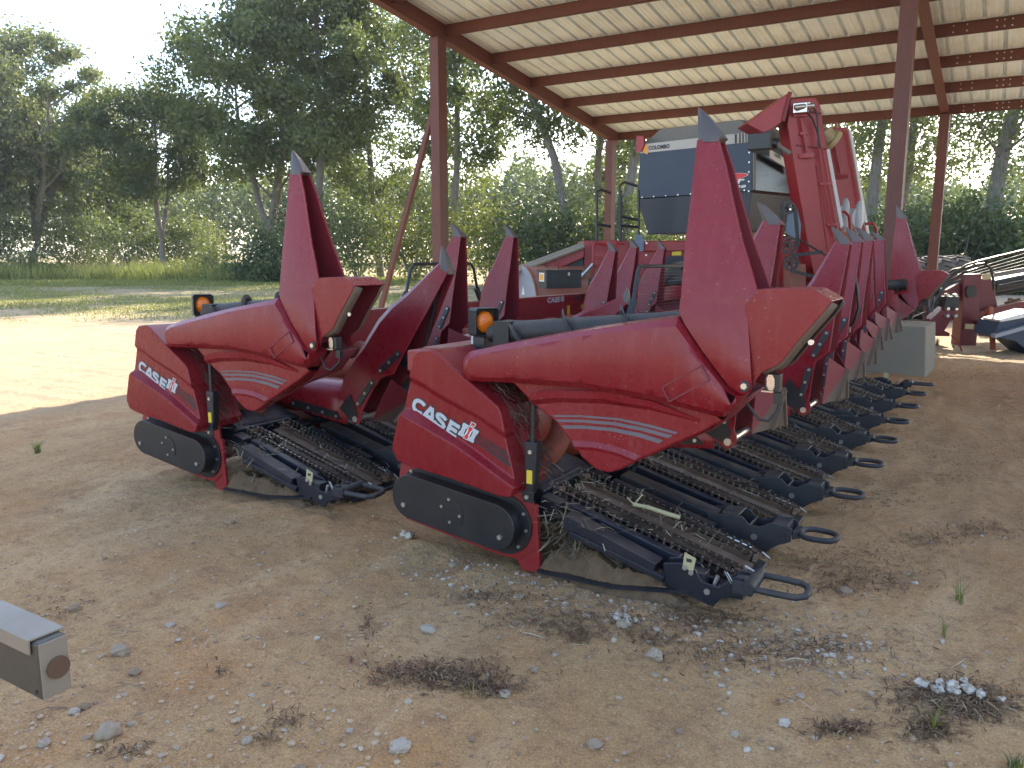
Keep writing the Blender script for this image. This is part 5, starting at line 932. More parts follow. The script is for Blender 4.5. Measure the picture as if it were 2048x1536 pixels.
# ---------------- hitch of the implement at the right ----------------
im_o = at(1940, 14.6); imp = empty('farm_implement', im_o, 'dark red implement hitch with a bundle of black hoses beyond the concrete block', 'farm implement')
def ib(mb, name, mat, par=None, **kw):
    o = mb.build(name, mat, par or imp, **kw)
    if par is None: o.location = -im_o
    return o
dk = M['red_dark']
m = MB(); m.prism(cm('r_col'), dv_*.3); m.prism([cm('r_col')[4], cm('r_col')[5], cm('r_col')[5]-V((0,0,.35)), cm('r_col')[4]-V((0,0,.35))], dv_*.3); co_ = ib(m, 'column', dk, bevel=.012)
m = MB(); m.prism(smooth_poly(cm('r_win'), 1), dv_*.03); ib(m, 'window_opening', M['rubber'], co_, smooth=False)
m = MB(); m.prism(cm('r_lab'), dv_*.02); m.prism([p+dv_*.03 for p in cm('r_lab2')], dv_*.02); ib(m, 'sticker', M['beige'], co_, smooth=False)
m = MB(); m.prism(cm('r_colR'), dv_*.5); ib(m, 'column_side', dk, bevel=.012)
m = MB(); m.prism(cm('r_arm'), dv_*.15); ib(m, 'lower_arm', dk, bevel=.01)
m = MB(); m.prism(cm('r_low'), dv_*.25); m.prism(cm('r_mid'), dv_*.2); ib(m, 'hitch_plates', dk, bevel=.01)
m = MB(); m.prism(cm('r_drawbar'), dv_*.35); ib(m, 'drawbar', dk, bevel=.01)
m = MB(); m.prism(cm('r_blk'), dv_*.25); ib(m, 'valve_block', M['rubber'], bevel=.01)
m = MB()
for p in cm('r_bolts'): m.cyl(p-dv_*.05, p+dv_*.05, .028, 10)
ib(m, 'hitch_bolts', M['bolt'])
m = MB(); lt = at(1979, 13.9, .72); lb = at(1992, 13.7, 0.0); m.beam(lt, lb, .075, .05, upv=tuple(dv_)); m.beam(lt+V((0,0,-.03)), (cm('r_col')[3]+cm('r_col')[4])/2, .06, .06)
ib(m, 'stand_leg', M['red_old'])
m = MB()
for k, l in enumerate(CM['r_hoses']): m.tube([V(p)+dv_*(.02*k) for p in l], .024 if k < 6 else .016, 7)
ib(m, 'hoses', M['hose'])
m = MB()
for l in CM['r_rods']: m.tube([V(p) for p in l], .013, 8)
ib(m, 'bright_rods', M['rubber'])
m = MB(); m.prism(cm('r_panel'), dv_*.05); ib(m, 'glass_panel', M['grey'], smooth=False)
m = MB(); q = cm('r_tubes'); m.prism([q[0], q[1], q[2], q[3]], dv_*.8); m.tube([q[0].lerp(q[3],.5)-dv_*.1, q[1].lerp(q[2],.5)-dv_*.1], .06, 12); m.tube([q[3], q[2]], .03, 8); ib(m, 'dark_tubes', M['black'])
m = MB(); q = cm('r_rust')
for k in range(26): a_ = q[0].lerp(q[2], random.random())+V((0,0,random.uniform(-.4,.15))); m.beam(a_, a_+V((random.uniform(-.3,.3),random.uniform(-.3,.3),random.uniform(-.3,.3))), .10, .05)
ib(m, 'rusty_blades', M['rust'], smooth=False)
m = MB(); m.tube(cm('r_cable'), .014, 6); ib(m, 'loose_cable', M['red_in'])
# blue implement corner
bl_o = at(2060, 13.2); blu = empty('blue_implement', bl_o, 'blue sheet metal implement cut off by the right edge of the picture', 'farm implement')
for nm, k, mt, th_ in (('blue_panel','blue','blue',.6),('white_edge','blue_edge','white',.5),('top_sheet','blue_rail','greysheet',.12)):
    m = MB(); m.prism(cm(k), dv_*th_); o = m.build(nm, M[mt], blu, bevel=.008); o.location = -bl_o
m = MB(); q = at(2100, 13.5); m.box(q+V((0,0,.25)), (.12,.12,.5)); o = m.build('leg', M['blue'], blu); o.location = -bl_o
# big lugged tyres behind the far snout
for k, (q, lab) in enumerate(zip(CM['tyres'], ('dusty lugged tyre peeking out left of the far end snout','large dusty lugged tyre between two others behind the thin red shed post','large dusty lugged tyre right of the thin red shed post'))):
    c = V(q[0]); g_ = empty('lugged_tyre', (c.x, c.y, 0), lab, 'tyre', 'lugged tyres behind the shed'); r = .62
    wheel(g_, V((c.x, c.y, .62)), rgt+dv_*(.35-.3*k), r*1.0 if k != 1 else .62, .5, name='tread', locoff=V((-c.x,-c.y,0)))
    g_.scale = (1.25,1.25,1.25)
# ---------------- vegetation ----------------
def leaf_mesh(name, centers, sizes, mat, flat=0.0, asp=.55):
    n = len(centers); d = rng.normal(size=(n, 3)); d /= np.linalg.norm(d, axis=1)[:, None]; d[:, 2] *= (1-flat)
    e = rng.normal(size=(n, 3)); e -= d*np.sum(e*d, 1)[:, None]/np.maximum(1e-6, np.sum(d*d, 1))[:, None]; e /= np.linalg.norm(e, axis=1)[:, None]
    d = d/np.linalg.norm(d, axis=1)[:, None]; s = np.asarray(sizes)[:, None]
    v = np.empty((n, 4, 3)); v[:, 0] = centers-d*s*.5; v[:, 1] = centers+e*s*asp*.5+d*s*.05; v[:, 2] = centers+d*s*.5; v[:, 3] = centers-e*s*asp*.5+d*s*.05
    me = bpy.data.meshes.new(name); me.vertices.add(n*4); me.vertices.foreach_set('co', v.reshape(-1).astype(np.float32)); me.loops.add(n*4)
    me.loops.foreach_set('vertex_index', np.arange(n*4, dtype=np.int32)); me.polygons.add(n); me.polygons.foreach_set('loop_start', (np.arange(n)*4).astype(np.int32)); me.update(calc_edges=True); me.materials.append(mat); return me
def link(name, me, parent=None):
    o = bpy.data.objects.new(name, me); COL.objects.link(o)
    if parent: o.parent = parent
    return o
def tree_meshes(h, cr, cb, nclump, nleaf, ls, mat, lean=0., fork=0, trunk_r=.28, seed=0, droop=.0, crad=1.0, dens=2.6):
    rs = random.Random(seed); m = MB(); tops = []
    def limb(p, d, L, r, lev):
        pts = [p]; q = V(p); dd = V(d).normalized(); n = 5
        for k in range(n):
            dd = (dd+V((rs.uniform(-.16,.16), rs.uniform(-.16,.16), rs.uniform(-.04,.12)))).normalized(); q = q+dd*(L/n); pts.append(V(q))
        m.tube(pts, [r*(1-.75*k/n) for k in range(n+1)], 7 if lev else 10, cap=False); tops.append((pts, lev)); return pts
    if fork:
        base = limb(V((0,0,-.1)), V((.02,0,1)), cb*.55, trunk_r, 0); mains = [limb(base[-1], V((s*.45, rs.uniform(-.25,.25), 1)), h*.62, trunk_r*.62, 0) for s in ((-1, 1) if fork == 2 else (-.9, 0.1, 1.))]
    else:
        mains = [limb(V((0,0,-.1)), V((lean, 0, 1)), h*.93, trunk_r, 0)]
    for pts in mains:
        for k in range(12 if not fork else 7):
            t_ = rs.uniform(.35 if not fork else .15, .98)*5; i = min(4, int(t_)); p = pts[i].lerp(pts[i+1], t_-i)
            if p.z < cb*.8: continue
            a = rs.uniform(0, 6.28); limb(p, V((math.cos(a), math.sin(a), rs.uniform(.2,.9))), cr*rs.uniform(.55,.95), trunk_r*.22, 1)
    cl = []
    cx_ = lean*h*.6
    for k in range(nclump):
        while True:
            x, y, z = rs.uniform(-1,1), rs.uniform(-1,1), rs.uniform(-1,1); q = x*x+y*y+z*z
            if .18 < q < 1 and rs.random() < .25+.75*q: break
        zz = (cb+h)/2+z*(h-cb)/2*1.02; wz = 1-.35*max(0, z)**2; j = 1+.22*math.sin(3*math.atan2(y, x)+seed)+rs.uniform(-.12,.12)
        cl.append((cx_+x*cr*wz*j, y*cr*wz*j, zz))
    for pts, lev in tops:
        if lev: cl.append(tuple(pts[-1])); cl.append(tuple(pts[3]))
    nleaf = int(nleaf*dens); ls = ls*1.0; cl = np.array(cl); w = rng.uniform(.5, 1.5, len(cl)); pick = rng.choice(len(cl), nleaf, p=w/w.sum())
    sg = (.30+.55*rng.random(len(cl)))*crad
    c = cl[pick]+rng.normal(size=(nleaf, 3))*sg[pick][:, None]*np.array([1, 1, .72]); c[:, 2] -= droop*rng.random(nleaf)
    return m, leaf_mesh('crown', c, ls*(.6+.8*rng.random(nleaf)), mat)
def tree(px, D, h, cr, cb, label, mat='leaf_mid', nclump=60, nleaf=9000, ls=.26, kind='broadleaf_tree', z=0, group='trees along the field edge', **kw):
    p = at(px, D, z); e = empty(kind, p, label, 'tree', group); e.rotation_euler = (0, 0, R(-31.5))
    m, me = tree_meshes(h, cr, cb, nclump, nleaf, ls, M[mat], **kw); tr = m.build('trunk', M['bark'], e, merge=False, angle=80); link('crown', me, e); return e
def tree_copy(src, px, D, label, sc=1.0, rz=0., z=0):
    c = src.copy(); COL.objects.link(c); c.location = at(px, D, z); c.rotation_euler = (0,0,R(rz)); c.scale = (sc,sc,sc); c['label'] = label
    for ch in src.children:
        d = ch.copy(); COL.objects.link(d); d.parent = c
    return c
def bush(px, D, w, h, label, mat='leaf_dark', n=3500, ls=.2, kind='bush', cat='bush', group='bushes at the field edge', dz=0.):
    p = at(px, D); e = empty(kind, p, label, cat, group); rs = random.Random(int(px*7+D)); cl = []
    for k in range(int(14+w*3)):
        a, q = rs.uniform(0, 6.28), rs.random()**.5; r_ = w/2*q; cl.append((r_*math.cos(a), r_*math.sin(a)*.6, h*rs.uniform(.08, 1-.35*q*q)))
    cl = np.array(cl); pk = rng.integers(0, len(cl), n); c = cl[pk]+rng.normal(size=(n, 3))*np.array([.42,.36,.30])*max(.5, min(1.5, h/3)); c[:, 2] = np.abs(c[:, 2])+dz
    link('foliage', leaf_mesh('foliage', c, ls*(.6+.8*rng.random(n)), M[mat]), e)
    m = MB()
    for k in range(6): a = rs.uniform(0, 6.28); m.tube([(.1*math.cos(a), .1*math.sin(a), -.1), (w*.2*math.cos(a), w*.15*math.sin(a), h*.45), (w*.3*math.cos(a), w*.2*math.sin(a), h*.8)], [.05,.035,.015], 6, cap=False)
    m.build('stems', M['bark'], e); return e
# left group
tree(75, 64, 19.0, 5.8, 5.0, 'pale leaved tree with several grey stems at the left edge of the grass', 'leaf_pale', 130, 19000, .30, fork=3, trunk_r=.42, seed=3)
tree(-60, 66, 20.0, 5.4, 3.5, 'tree cut off by the left edge of the picture', 'leaf_pale', 90, 13000, .30, seed=5, trunk_r=.4)
tree(225, 72, 14.5, 4.2, 2.5, 'lower dark tree right of the pale many stemmed tree', 'leaf_mid', 60, 9000, .30, seed=8)
tree(335, 57, 13.0, 4.6, 5.2, 'dark crowned tree on a pale trunk forking in two above the grass', 'leaf_dark', 70, 13000, .24, fork=2, trunk_r=.33, seed=12)
tree(560, 53, 18.6, 6.0, 5.6, 'largest broad tree, its crown reaching out left over the forked tree', 'leaf_mid', 110, 21000, .26, fork=3, trunk_r=.4, seed=21)
tree(640, 50, 21.0, 4.2, 6.0, 'tall tree with a straight trunk behind the tip of the far left snout', 'leaf_mid', 80, 14000, .24, seed=33, trunk_r=.30)
tree(765, 53, 19.5, 4.2, 4.6, 'tall slim tree left of the shed corner post', 'leaf_mid', 60, 9000, .24, seed=41, trunk_r=.26, lean=-.02, dens=3.2)
tree(918, 47, 19.0, 3.9, 4.2, 'straight slim tree just right of the shed corner post', 'leaf_mid', 55, 7500, .24, seed=52, trunk_r=.26, dens=3.2)
tree(1148, 41, 17.5, 3.8, 6.5, 'tree leaning left above the harvester conveyor', 'leaf_dark', 55, 8500, .22, seed=63, lean=-.13, trunk_r=.30, dens=1.9)
tree(1190, 46, 18, 3.0, 4.0, 'dark tree behind the leaning tree', 'leaf_dark', 50, 7000, .24, seed=64, trunk_r=.26, dens=1.9)
t1230 = tree(1243, 38, 17, 3.0, 6.5, 'straight trunked tree left of the blue tank', 'leaf_mid', 45, 6000, .22, seed=71, trunk_r=.30, dens=1.9)
# right group beyond the shed
tree(1728, 40, 17.5, 3.2, 4.2, 'tree with a grey trunk close left of the inner shed post', 'leaf_mid', 60, 6500, .22, seed=81, trunk_r=.34, dens=1.25)
tree(1762, 46, 18, 3.2, 5.0, 'tree with a grey trunk seen along the left face of the inner shed post', 'leaf_mid', 50, 6000, .22, seed=84, trunk_r=.36, dens=1.25)
tree(1960, 36, 17.5, 3.6, 4.4, 'thick grey trunked tree right of the thin red shed post', 'leaf_mid', 75, 7500, .20, seed=92, trunk_r=.40, lean=.03, dens=1.25)
tree(2045, 37, 17.5, 3.6, 4.0, 'tree whose trunk stands at the right edge of the picture', 'leaf_dark', 65, 7500, .20, seed=95, trunk_r=.36, dens=1.25)
tree(1850, 47, 17, 3.4, 3.4, 'slim tree far behind the thin red shed post', 'leaf_mid', 60, 7000, .22, seed=97, trunk_r=.2, dens=1.25)
tree(1640, 50, 17, 3.4, 4.0, 'tree mostly hidden behind the red elevator legs', 'leaf_mid', 45, 5000, .24, seed=98, trunk_r=.3, dens=1.25)
tree(2200, 42, 18, 4.2, 3.0, 'tree just outside the right edge of the picture', 'leaf_dark', 50, 5000, .24, seed=99, trunk_r=.3)
# understorey
for px, D, w, h, lb, mt, n in [(-20,62,9,5.5,'dark bush row at the far left under the pale trees','leaf_dark',6500),(160,66,10,5.5,'dark undergrowth between the pale tree and the forked tree','leaf_dark',7500),(265,60,6,4.5,'dark bush left of the forked trunk','leaf_dark',5000),(372,59,4.2,5.0,'rounded green bush right behind the forked trunk','leaf_mid',5000),(545,44,4.4,3.0,'dense dark green bush left of the far left snout','leaf_dark',6000),(610,50,5,5.2,'dark bush behind the far left tall snout','leaf_dark',4500),(720,48,5.5,5.0,'bush behind the leaning shed brace','leaf_mid',5000),(830,46,5.5,5.2,'bright bush behind the corner post','leaf_yellow',5500),(980,42,5.5,4.4,'yellow green bush between the two upright left snouts','leaf_yellow',5500),(1090,38,5.0,4.6,'dark bush above the harvester conveyor','leaf_dark',5500),(1180,38,5,4.6,'dark bush left of the handrails','leaf_dark',5500),(1290,40,5,4.5,'dark bush behind the ladder rails','leaf_dark',4500),(1800,36,4.5,3.6,'dark bush behind the inner shed post','leaf_dark',6000),(1900,33,4.5,3.8,'dark bush right of the thin red post','leaf_dark',6500),(1985,33,4.5,3.2,'dark hedge bush over the hose bundle','leaf_dark',6500),(2075,33,4.5,3.8,'dark hedge bush at the right edge','leaf_dark',5500),(1740,37,4,3.6,'dark bush behind the snouts left of the inner post','leaf_dark',5000)]:
    bush(px, D, w, h, lb, mt, n, .20)
bush(45, 50, 3.2, 1.7, 'pale green leafy shrub standing in the weeds at far left', 'leaf_pale', 1800, .16); bush(100, 50, 3.0, 1.3, 'yellowish weedy shrub below the pale stems', 'leaf_yellow', 1500, .14)
bush(455, 48, 4.2, 1.7, 'straw coloured weedy mound right of the forked tree', 'weed', 2600, .15); bush(395, 50, 4, 1.3, 'low weedy mound under the forked tree', 'weed', 2000, .14); bush(432, 70, 2.4, 5.2, 'small pointed young tree in the hazy gap', 'leaf_yellow', 1500, .22)
# far wood that closes the gaps
n = 150000; ang = rng.uniform(-.80, .80, n); dd = rng.uniform(95, 135, n); k_ = np.sin(ang*23)*1.2+np.sin(ang*57+1)*.9+np.sin(ang*131)*.6; hh = (11.5+k_)*np.sqrt(rng.random(n)); lat = np.tan(ang)*dd
c = np.stack([CX+fwd.x*dd+rgt.x*lat, CY+fwd.y*dd+rgt.y*lat, hh+.1], 1); fo = link('far_wood', leaf_mesh('far_wood', c, .62*(.6+.8*rng.random(n)), M['leaf_far'])); tag(fo, kind='stuff')
# grass of the field and tall weeds along the trees
def blades(name, pts, hs, mat, w=.016, lean=.35):
    n = len(pts); a = rng.uniform(0, 6.28, n); dx = np.stack([np.cos(a), np.sin(a), np.zeros(n)], 1); b = rng.normal(size=(n, 3))*lean; b[:, 2] = 1; hs = np.asarray(hs)[:, None]; w = w if np.isscalar(w) else np.asarray(w)[:, None]
    v = np.empty((n, 3, 3)); v[:, 0] = pts-dx*w; v[:, 1] = pts+dx*w; v[:, 2] = pts+b*hs
    me = bpy.data.meshes.new(name); me.vertices.add(n*3); me.vertices.foreach_set('co', v.reshape(-1).astype(np.float32)); me.loops.add(n*3); me.loops.foreach_set('vertex_index', np.arange(n*3, dtype=np.int32)); me.polygons.add(n); me.polygons.foreach_set('loop_start', (np.arange(n)*3).astype(np.int32)); me.update(calc_edges=True); me.materials.append(mat); return me
P_ = []; H_ = []; W_ = []
for k in range(90000):
    D_ = 18+34*random.random()**1.1; px = random.uniform(-150, 900); p = at(px, D_); w_ = .8*mnoise.noise((p.x*.16, p.y*.16, 5)); g = mnoise.noise((p.x*.11+p.y*.05, p.y*.2, 1)); g2 = mnoise.noise((p.x*.5, p.y*.5, 4))
    if p.x > -9: continue
    pr = 1 if D_ > 40 else min(1, max(0, (g+.5*g2+.35)/.6))*min(1, max(0, (D_-19)/6))
    if random.random() > pr: continue
    P_.append((p.x, p.y, 0)); H_.append(random.uniform(.03,.09)*(1.0 if D_ < 40 else 2.2)); W_.append(.014 if D_ < 40 else .03)
go = link('grass', blades('grass', np.array(P_), H_, M['grass'], W_)); tag(go, kind='stuff')
P_ = []; H_ = []
for k in range(16000):
    px = random.uniform(-200, 640); D_ = random.uniform(47, 56) - (2 if px > 420 else 0); p = at(px, D_); P_.append((p.x, p.y, 0)); H_.append(random.uniform(.3,1.0)*(1+.7*mnoise.noise((p.x*.3, p.y*.3, 0))))
wo = link('weeds', blades('weeds', np.array(P_), H_, M['weed'], .035, .3)); tag(wo, kind='stuff')
# ---------------- small things on the ground ----------------
def gz(x, y): return ground_z(x, y)
def rock(r, sub=2, rough=.3, seed=0):
    bm = bmesh.new(); bmesh.ops.create_icosphere(bm, subdivisions=sub, radius=r); rs = random.Random(seed); sc = (rs.uniform(.8,1.3), rs.uniform(.7,1.1), rs.uniform(.5,.8))
    for v in bm.verts:
        d = v.co.normalized(); k = 1+rough*mnoise.noise(d*1.6+V((seed,0,0)))+rough*.45*mnoise.noise(d*4+V((seed,3,0))); v.co = V((v.co.x*sc[0]*k, v.co.y*sc[1]*k, v.co.z*sc[2]*k))
    me = bpy.data.meshes.new('stone'); bm.to_mesh(me); bm.free(); me.materials.append(M['bigstone']); me.polygons.foreach_set('use_smooth', [seed % 2 == 0]*len(me.polygons)); return me
def gp(x, y):                                    # ground point under a photo position, computed once on flat ground
    dx, dy = (x-1024)/1600, (768-y)/1600; p = .1633; f_ = math.cos(p)+dy*math.sin(p); u_ = -math.sin(p)+dy*math.cos(p); t_ = -CZ/u_; return V((CX, CY, 0))+fwd*(f_*t_)+rgt*(dx*t_)
STONES = [(1690,1180,.032),(1310,1311,.034),(856,1258,.030),(240,1303,.040),(218,1475,.045),(800,1502,.033),(270,1343,.022),(1190,1485,.026),(1010,1390,.020),(1568,1448,.022),(495,1487,.020),(1245,1250,.030),(1172,1233,.018),(1130,1205,.014),(1070,1335,.014),(700,1465,.014),(150,1428,.02),(170,1418,.02),(440,1218,.022),(150,1215,.026),(340,1250,.02),(1360,1460,.016),(1460,1240,.018),(1195,1110,.018),(905,1125,.022),(1470,1465,.016),(1600,1395,.015),(90,1495,.024),(600,1545,.022),(1310,1350,.016)]
SM = [rock(1.0, 3, .38, s) for s in range(6)]
for k, (x, y, r) in enumerate(STONES):
    p = gp(x, y); o = link('stone', SM[k % 6]); o.location = (p.x, p.y, gz(p.x, p.y)+r*.28); o.scale = (r, r, r); o.rotation_euler = (0, 0, random.uniform(0, 6.28)); tag(o, 'loose pale stone lying on the sandy dirt in front of the corn heads', 'stone', 'loose stones on the dirt')
def scatter_rocks(name, n, fn, rmin, rmax, mat):
    m_v = []; m_f = []; ico = bmesh.new(); bmesh.ops.create_icosphere(ico, subdivisions=1, radius=1); bv = np.array([v.co for v in ico.verts]); bf = [[v.index for v in f.verts] for f in ico.faces]; ico.free()
    V_ = []; F_ = []
    for k in range(n):
        q = fn()
        if q is None: continue
        r = rmin*(rmax/rmin)**(random.random()**2.2); a = random.uniform(0, 6.28); b_ = bv*(1+.35*rng.normal(size=(len(bv), 1)).clip(-1, 1)*.6)*np.array([random.uniform(.8,1.3), random.uniform(.7,1.1), random.uniform(.45,.85)])*r; ca, sa = math.cos(a), math.sin(a); b_ = b_ @ np.array([[ca,sa,0],[-sa,ca,0],[0,0,1]]); o = len(V_)*len(bv); V_.append(b_+np.array([q.x, q.y, gz(q.x, q.y)+r*.2])); F_ += [[i+o for i in f] for f in bf]
    me = bpy.data.meshes.new(name); me.from_pydata(np.concatenate(V_).tolist(), [], F_); me.materials.append(mat); o = link(name, me); tag(o, kind='stuff'); return o
def band():
    t_ = random.random(); x = 800+t_*950+random.gauss(0, 60); y = 1085+t_*250+random.gauss(0, 42); 
    if y < 1060: return None
    q = gp(x, y); return None if (q.x > -2.1 and q.x < -.2 and q.y > -.93) else q
def anyw():
    q = gp(random.uniform(-60, 2100), 960+random.random()**.7*620); return None if (-4.9 < q.x < .15 and q.y > -.93) else q
scatter_rocks('gravel', 2400, lambda: band() if random.random() < .75 else anyw(), .004, .017, M['stone'])
def clods():
    q = gp(random.uniform(-60, 800), 1000+random.random()*560); return q
M['clod'] = paint('dirt_clod', (.42,.28,.17), .95, (.5,.38,.25), .4, .2, bump=.6); scatter_rocks('dirt_clods', 700, clods, .004, .015, M['clod'])
def strands(name, spots, mat, lmin, lmax, wmin, wmax, h=.012):
    V_ = []; F_ = []
    for (x, y, rx_, ry_, n) in spots:
        for k in range(n):
            q = gp(x+random.gauss(0, rx_), y+random.gauss(0, ry_)); a = random.uniform(0, 6.28); L = random.uniform(lmin, lmax); w = random.uniform(wmin, wmax); d = V((math.cos(a), math.sin(a), 0)); s = V((-d.y, d.x, 0))*w; z0 = gz(q.x, q.y)+random.uniform(.001, h); bend = s.normalized()*random.uniform(-.3,.3)*L; z1 = z0+random.uniform(-.004,.012)
            A = q+V((0,0,z0)); B = A+d*L*.5+bend*.4+V((0,0,z1-z0)); C_ = A+d*L+bend*0+V((0,0,random.uniform(-.003,.006))); o = len(V_)
            V_ += [A-s, A+s, B-s+V((0,0,w)), B+s, C_-s*.5, C_+s*.5+V((0,0,w*.6))]; F_ += [(o,o+1,o+3,o+2),(o+2,o+3,o+5,o+4)]
    me = bpy.data.meshes.new(name); me.from_pydata([tuple(p) for p in V_], [], F_); me.materials.append(mat); o = link(name, me); tag(o, kind='stuff'); return o
SP_ = [(880,1352,75,16,900),(960,1375,40,8,200),(740,1250,8,30,60),(1400,1230,60,14,500),(1530,1300,120,22,600),(1900,1395,75,22,700),(1960,1410,45,18,300),(1130,1240,90,16,400),(1860,1460,35,14,260),(1680,1460,40,8,220),(1150,1270,30,10,160),(580,1440,22,14,40),(540,1480,26,12,40),(250,1510,40,10,60),(1960,1060,40,10,220),(1700,1165,70,14,420),(1690,1120,90,14,300),(1850,1080,40,8,160),(1740,1000,60,14,220),(1900,900,90,30,300),(1000,1190,60,12,240),(440,1330,12,10,20),(120,1220,60,40,60),(1880,960,40,8,120),(1310,1275,30,8,120),(1920,745,90,10,260)]
strands('leaf_litter', SP_, M['litter'], .012, .05, .0012, .0032)
strands('dry_stems', [(1200,1230,300,60,60),(900,1000,400,200,40),(1700,1200,200,80,60),(1900,1400,60,20,60),(300,1300,200,120,30)], M['straw'], .04, .16, .0012, .0025, .008)
# corn residue lying on the row units
V_ = []; F_ = []
for (hx, hy) in ((0, 0), (-2.61, .13)):
    for r_ in range(8):
        if r_ > 3 and hx < 0: continue
        nn = 120 if r_ < 1 else 60
        for k in range(nn):
            t_ = random.uniform(-.05, .85); y = -.457+SP*r_+random.gauss(0, .16); p = on(t_)+V((hx, y+hy, -.009*(y+.9)+random.uniform(-.005,.05)*(1-t_*.5)))
            a = random.uniform(0, 6.28); L = random.uniform(.03, .16)*(1.6 if random.random() < .08 else 1); w = random.uniform(.001,.004); d = V((math.cos(a), math.sin(a), random.uniform(-.2,.3))).normalized(); s = d.cross(V((0,0,1))).normalized()*w; B = p+d*L*.5+V((0,0,random.uniform(-.01,.02))); C_ = p+d*L; o = len(V_)
            V_ += [p-s, p+s, B-s, B+s+V((0,0,w)), C_-s, C_+s]; F_ += [(o,o+1,o+3,o+2),(o+2,o+3,o+5,o+4)]
    for k in range(420):
        p = V((hx+random.gauss(-1.10,.10), hy-.80+random.uniform(-.09,.12), random.uniform(.10,.33))); a = random.uniform(0,6.28); d = V((math.cos(a), math.sin(a), random.uniform(-.8,.4))).normalized(); L = random.uniform(.04,.14); s = d.cross(V((0,0,1))).normalized()*random.uniform(.001,.0035); o = len(V_); V_ += [p-s, p+s, p+d*L+s, p+d*L-s]; F_.append((o,o+1,o+2,o+3))
me = bpy.data.meshes.new('corn_residue'); me.from_pydata([tuple(p) for p in V_], [], F_); me.materials.append(M['straw']); o = link('corn_residue', me); tag(o, kind='stuff')
V_ = []; F_ = []
for (hx, hy) in ((0, 0), (-2.61, .13)):
    for k in range(420):                          # shredded leaves caught behind the end shield
        t_ = random.random(); p = V((hx-1.50+t_*.30+random.gauss(0,.02), hy-.98+random.random()*.22, .97-t_*.30+random.gauss(0,.03)-(.12 if t_ > .6 else 0))); a = random.uniform(0,6.28); d = V((random.uniform(.2,1), random.uniform(-.5,.5), random.uniform(-1,-.1))).normalized(); L = random.uniform(.03,.09); s = d.cross(V((0,1,.3))).normalized()*random.uniform(.0008,.002); o = len(V_); V_ += [p-s, p+s, p+d*L+s, p+d*L-s]; F_.append((o,o+1,o+2,o+3))
me = bpy.data.meshes.new('shredded_leaves'); me.from_pydata([tuple(p) for p in V_], [], F_); me.materials.append(M['shred']); tag(link('shredded_leaves', me), kind='stuff')
m = MB(); a_ = on(.38, -.44-.0)+V((0,0,.035)); b_ = on(.60, -.36)+V((0,0,.045)); m.tube([a_, a_.lerp(b_,.35)+V((0,0,.006)), a_.lerp(b_,.7), b_], [.011,.012,.013,.012], 8); m.tube([a_.lerp(b_,.02), a_.lerp(b_,.02)+V((.03,.05,.05))], .004, 5); m.tube([a_.lerp(b_,.02), a_.lerp(b_,.02)+V((-.02,-.05,.05))], .004, 5)
tag(m.build('corn_stalk', M['beige']), 'pale broken corn stalk lying on the first row unit of the near head', 'corn stalk')
# dirt heap under the first row units
sv_ = []; sf_ = []
for hx, hy in ((0,0),(-2.61,.13)):
    o_ = len(sv_); NX, NY = 60, 26
    for i in range(NX+1):
        for j in range(NY+1):
            x = -1.26+.86*i/NX; y = -.94+.52*j/NY; e_ = min(1, i/8, (NX-i)/14, j/4, (NY-j)/6); e_ = max(0, e_)
            z = e_*(.075+.05*(1-i/NX))*(1+.5*mnoise.noise((x*7, y*7, hx)))+.018*mnoise.noise((x*26, y*26, 1))+.012*mnoise.noise((x*60, y*60, 2))-.03*(1-e_)
            sv_.append((x+hx, y+hy, z))
    for i in range(NX):
        for j in range(NY): a = o_+i*(NY+1)+j; sf_.append((a, a+1, a+NY+2, a+NY+1))
me = bpy.data.meshes.new('soil_heap'); me.from_pydata(sv_, [], sf_); M['soil'] = paint('loose_soil', (.105,.062,.034), .95, (.20,.13,.07), .6, .5, scale=4, bump=1.0); me.materials.append(M['soil']); tag(link('soil_heap', me), kind='stuff')
# cotton tufts and sprouts
def cotton(x, y, n, spread, label):
    p = gp(x, y); e = empty('cotton_clump', (p.x, p.y, gz(p.x, p.y)), label, 'cotton clump')
    m = MB()
    for k in range(n): m.sphere((random.gauss(0, spread), random.gauss(0, spread*.5), .012+random.random()*.016), random.uniform(.010,.026), 8, 6, (1, .9, .7))
    o = tag(m.build('bolls', M['cotton'], e, merge=False), kind='stuff')
    d = o.modifiers.new('d', 'DISPLACE'); tx = bpy.data.textures.new('cl', 'CLOUDS'); tx.noise_scale = .02; d.texture = tx; d.strength = .035
    m = MB()
    for k in range(26): a = random.uniform(0, 6.28); q = V((random.gauss(0, spread*1.3), random.gauss(0, spread*.7), .008)); m.tube([q, q+V((math.cos(a)*.04, math.sin(a)*.04, random.uniform(0,.03)))], [.003,.0015], 5)
    tag(m.build('dry_husks', M['litter'], e, merge=False), kind='stuff')
cotton(1912, 1388, 11, .06, 'white cotton bolls in a patch of dead leaves at the lower right'); cotton(1250, 1245, 6, .025, 'small grey cotton clump among the gravel in front of the near head'); cotton(815, 1072, 7, .022, 'small white cotton clump on the dirt beside the black chain cover')
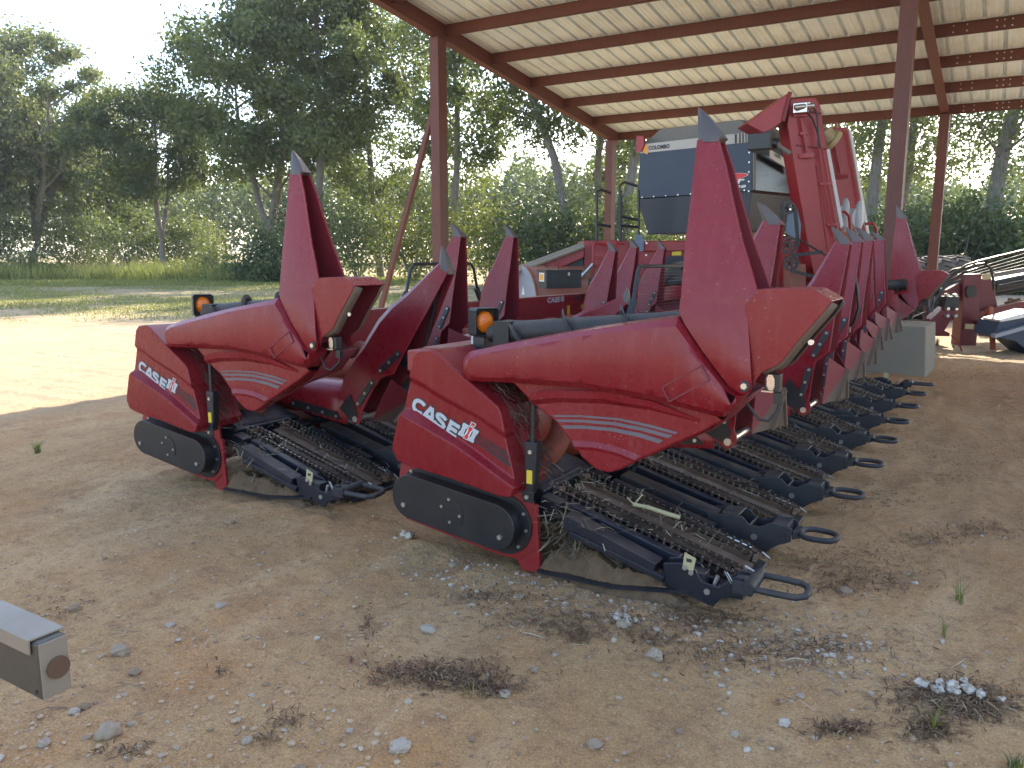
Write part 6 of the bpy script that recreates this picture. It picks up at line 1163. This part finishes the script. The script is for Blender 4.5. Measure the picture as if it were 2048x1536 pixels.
def sprout(x, y, n, h, label, mat='leaf_yellow'):
    p = gp(x, y); m = MB()
    for k in range(n):
        a = random.uniform(0, 6.28); hh = h*random.uniform(.5, 1); o_ = V((p.x+random.gauss(0,.012), p.y+random.gauss(0,.012), gz(p.x, p.y))); d = V((math.cos(a), math.sin(a), 0)); s = V((-d.y, d.x, 0)); A = []; B = []
        for i in range(5): t_ = i/4; c_ = o_+d*(hh*.55*t_*t_)+V((0,0,hh*(t_-.25*t_*t_))); w = .0035*(1-t_)+.0003; A.append(c_-s*w); B.append(c_+s*w)
        m.strip(A, B)
    tag(m.build('weed_sprout', M[mat], None, merge=False), label, 'weed', 'weeds sprouting from the dirt')
sprout(1920, 1205, 12, .16, 'thin grassy weed on the dirt right of the near hoop'); sprout(1865, 1455, 14, .12, 'grassy weed beside the cotton patch at the lower right'); sprout(1890, 1270, 6, .12, 'sparse thin weed between the two grassy weeds at right')
sprout(2030, 1530, 22, .07, 'green weed at the lower right corner', 'leaf_mid'); sprout(75, 905, 50, .16, 'pale grassy weed patch left of the far head', 'grass'); sprout(945, 1385, 5, .09, 'thin stem by the dead leaf patch', 'weed'); sprout(300, 850, 16, .1, 'thin weeds by the shadow edge at left', 'grass')
for x, y, n, h, lb in [(1875,688,40,.22,'yellow grass tuft right of the concrete block'),(1915,684,40,.2,'yellow grass tuft under the hitch drawbar'),(1985,678,30,.18,'grass tuft behind the stand leg'),(2030,690,30,.18,'grass tuft under the blue implement')]: sprout(x, y, n, h, lb, 'leaf_yellow')
# ---------------- thin summer haze ----------------
m = MB(); m.box((0, 0, 12.6), (2800, 2800, 27.4))
hz = m.build('haze', bpy.data.materials.new('haze_air'), None, smooth=False); tag(hz, kind='stuff')
hm = hz.data.materials[0]; hm.use_nodes = True; ht = hm.node_tree; ht.nodes.remove(ht.nodes['Principled BSDF'])
pv_ = ht.nodes.new('ShaderNodeVolumePrincipled'); pv_.inputs['Density'].default_value = .00035; pv_.inputs['Color'].default_value = (.80,.88,1,1); pv_.inputs['Anisotropy'].default_value = .2
ht.links.new(pv_.outputs[0], ht.nodes['Material Output'].inputs['Volume'])
hz.rotation_euler = (0, 0, 0)
